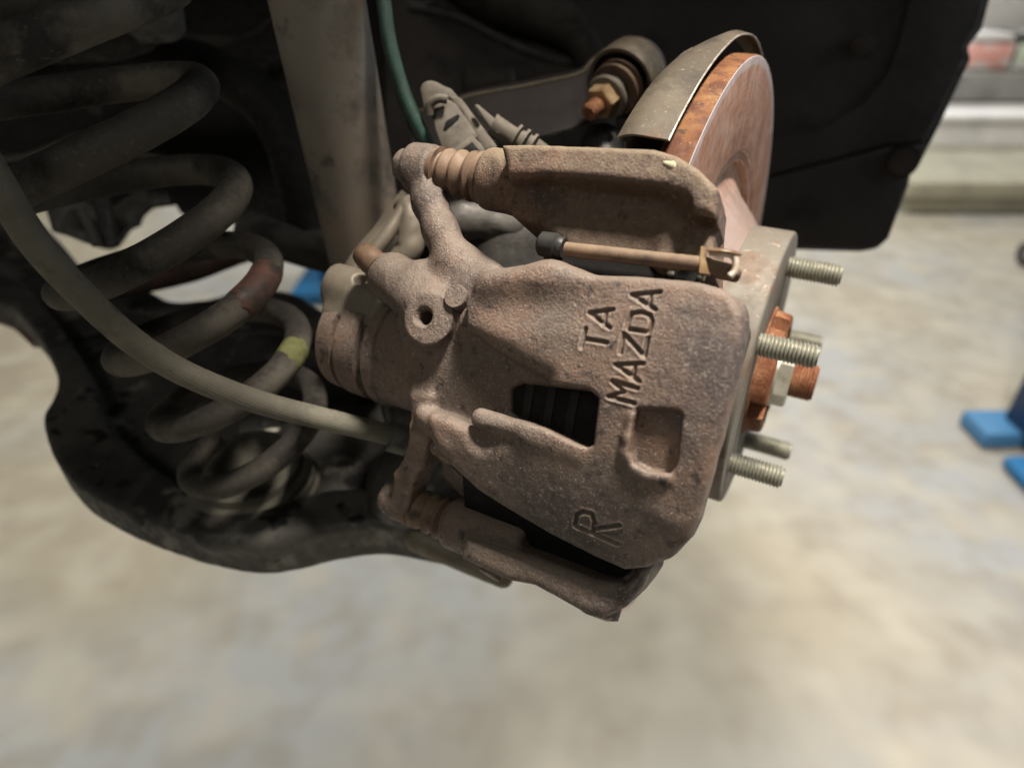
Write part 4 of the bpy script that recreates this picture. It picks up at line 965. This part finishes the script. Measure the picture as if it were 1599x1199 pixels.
pan('rail_bracket', [(40, 52), (130, 48), (160, 58), (150, 76), (60, 78)], 450, 10, M['dusty'], ub, 3)
tube('wiring_loom', [atz(x, y, 560) for x, y in ((640, 10), (720, 30), (800, 70), (880, 96), (960, 90))], 5, M['darkrubber'], ub, 12)
tube('wiring_loom', [atz(x, y, 600) for x, y in ((230, 30), (300, 60), (380, 60), (430, 30))], 5, M['dusty'], ub, 12)
for x, y in ((96, 158), (180, 236), (150, 168)): lathe('underbody_bolt', [(0, 9), (2, 9), (2.2, 6), (8, 6), (8.4, .01)], atz(x, y, 600), atz(x, y, 500) - atz(x, y, 600), M['grime'], ub, 6, 30)
tube('brake_line', [atz(x, y, 560) for x, y in ((0, 250), (60, 240), (110, 215), (150, 210), (200, 236), (260, 250))], 3.0, M['grime'], ub, 10)
# small hardware seen between the coils
pan('bracket_plate', [(64, 300), (100, 296), (150, 322), (158, 360), (150, 386), (128, 378), (98, 366), (80, 362)], 500, 8, M['grime'], ub, 2)
pan('hanger', [(140, 300), (166, 298), (182, 384), (160, 386)], 470, 6, M['darkrubber'], ub, 1.5)
pan('heat_shield', [(166, 330), (214, 296), (262, 300), (270, 320), (236, 324), (216, 338), (214, 352), (198, 356), (180, 376), (172, 366)], 540, 5, M['grime'], ub, 1.5)
lathe('pipe_clamp', [(-6, 8), (6, 8), (6.5, 7), (6.5, .01)], atz(120, 345, 480), atz(120, 345, 400) - atz(120, 345, 480), M['grime'], ub, 24)
tube('strap', [atz(x, y, 465) for x, y in ((128, 330), (140, 352), (152, 384))], 3.2, M['grime'], ub, 10)
# rusty cross tube behind the spring
tag(tube('rusty_exhaust_pipe', [atz(x, y, 560) for x, y in ((150, 452), (215, 440), (300, 420), (380, 392), (440, 380))], [11, 11, 11, 10, 9], M['redlead'], None, 24), 'red-brown rusty pipe passing behind the coil spring', 'pipe')
tag(tube('rusty_stabiliser_bar', [atz(x, y, 640) for x, y in ((-120, 470), (-20, 478), (12, 488), (40, 500), (70, 530))], [14, 14, 13, 13, 12], M['redlead'], None, 24), 'short tan and red bar end poking out at the far left edge', 'bar')

# ------------------------------------------------------------------ background workshop
g = ground(1662, 768)
ft = thing('lift_foot', 'blurred blue two post lift foot standing on the floor at right', 'lift foot', W2loc((g[0], g[1], 0)))
wbox('base_plate', (g[0] - .13, g[1] - .07, 0.004), (g[0] + .5, g[1] + .12, .05), M['bluesteel'], ft, .024)
wbox('post', (g[0] - .02, g[1] + .08, .05), (g[0] + .3, g[1] + .30, 1.1), pmat('navy_painted_steel', [((.008, .03, .09),)], (.4, .6)), ft, .01)
wbox('toe_plate', (g[0] - .13, g[1] + .20, 0.004), (g[0] + .12, g[1] + .34, .06), pmat('light_blue_paint', [((.06, .20, .40),)], (.4, .6)), ft, .01)
g = ground(500, 478)
t_ = thing('lift_column', 'blurred blue lift column base seen between spring and shock tube', 'lift column', W2loc((g[0], g[1], 0)))
wbox('base_plate', (g[0] - .13, g[1], .004), (g[0] + .4, g[1] + .5, .06), M['bluesteel'], t_, .01)
wbox('column', (g[0] - .02, g[1] + .12, .06), (g[0] + .3, g[1] + .42, 2.2), M['bluesteel'], t_, .01)
def yY(Y, px, py): return atY(px, py, Y)
# low beige bench / ramp
Y = 4.2
a_, b_ = atY(1395, 322, Y), atY(1760, 258, Y)
g = ground(1500, 338); bb = thing('beige_ramp', 'blurred low beige drive-on ramp beyond the liner at right', 'ramp', W2loc((g[0], g[1], 0)))
wbox('ramp_deck', (g[0] - .35, g[1], .1), (g[0] + 3, g[1] + .9, .2), M['beige'], bb, .01)
wbox('ramp_side', (g[0] - .3, g[1] + .05, .004), (g[0] + 3, g[1] + .85, .1), M['beige'], bb, .005)
g = ground(1500, 272); bb = thing('white_crate', 'blurred long white box lying beyond the beige ramp', 'crate', W2loc((g[0], g[1], 0)))
wbox('crate_body', (g[0] - .6, g[1], .004), (g[0] + 4, g[1] + 1.2, .35), M['white'], bb, .01)
wbox('crate_lid', (g[0] - .62, g[1] - .02, .354), (g[0] + 4, g[1] + 1.2, .40), M['white'], bb, .01)
g = ground(1500, 250); bb = thing('grey_bench', 'blurred grey steel workbench below the coloured clutter', 'workbench', W2loc((g[0], g[1], 0)))
wbox('bench_top', (g[0] - 1, g[1], .42), (g[0] + 5, g[1] + 1.0, .60), M['greybg'], bb, .01)
wbox('bench_cabinet', (g[0] - .9, g[1] + .08, .004), (g[0] + 5, g[1] + .9, .42), M['greybg'], bb, .01)
for i, (x, y, w_, h_, mt, lb, ct, nm) in enumerate(((1530, 110, .35, .22, 'redbg', 'blurred red and white bag on the bench nearest the liner edge', 'bag', 'bag'), (1592, 120, .5, .22, 'greenbg', 'blurred green box on the grey bench at the right edge', 'box', 'storage_box'),
        (1562, -40, .7, .3, 'white', 'blurred white drum behind the red bag', 'drum', 'plastic_drum'), (1600, -100, .7, .35, 'redbg', 'blurred red machine at the top right corner', 'machine', 'red_machine'))):
    q = atY(x, y, g[1] + .3 + .5 * (i > 1) + .6 * (i == 3)); tt = thing(nm, lb, ct, W2loc((q[0], q[1], .6)))
    wbox('body', (q[0] - w_ / 2, q[1] - .15, .603 if i < 2 else .603), (q[0] + w_ / 2, q[1] + .15, max(.8, q[2] + h_ / 2)), M[mt], tt, .04)
    wbox('lid', (q[0] - w_ / 2 - .01, q[1] - .16, max(.8, q[2] + h_ / 2) + .002), (q[0] + w_ / 2 + .01, q[1] + .16, max(.8, q[2] + h_ / 2) + .05), M['white'], tt, .01)
g = ground(1603, 418); jk = thing('trolley_wheel', 'blurred dark trolley castor wheel at the right edge', 'castor', W2loc((g[0], g[1], 0)))
c_ = W2loc((g[0], g[1], .07)); d_ = W2loc((g[0] + 1, g[1] + .4, .07)) - c_
lathe('tyre', [(-22, 40), (-20, 62), (-14, 70), (14, 70), (20, 62), (22, 40)], c_, d_, M['darkbg'], jk, 40)
lathe('fork', [(-30, 20), (-26, 24), (26, 24), (30, 20)], c_, d_, M['greybg'], jk, 24)
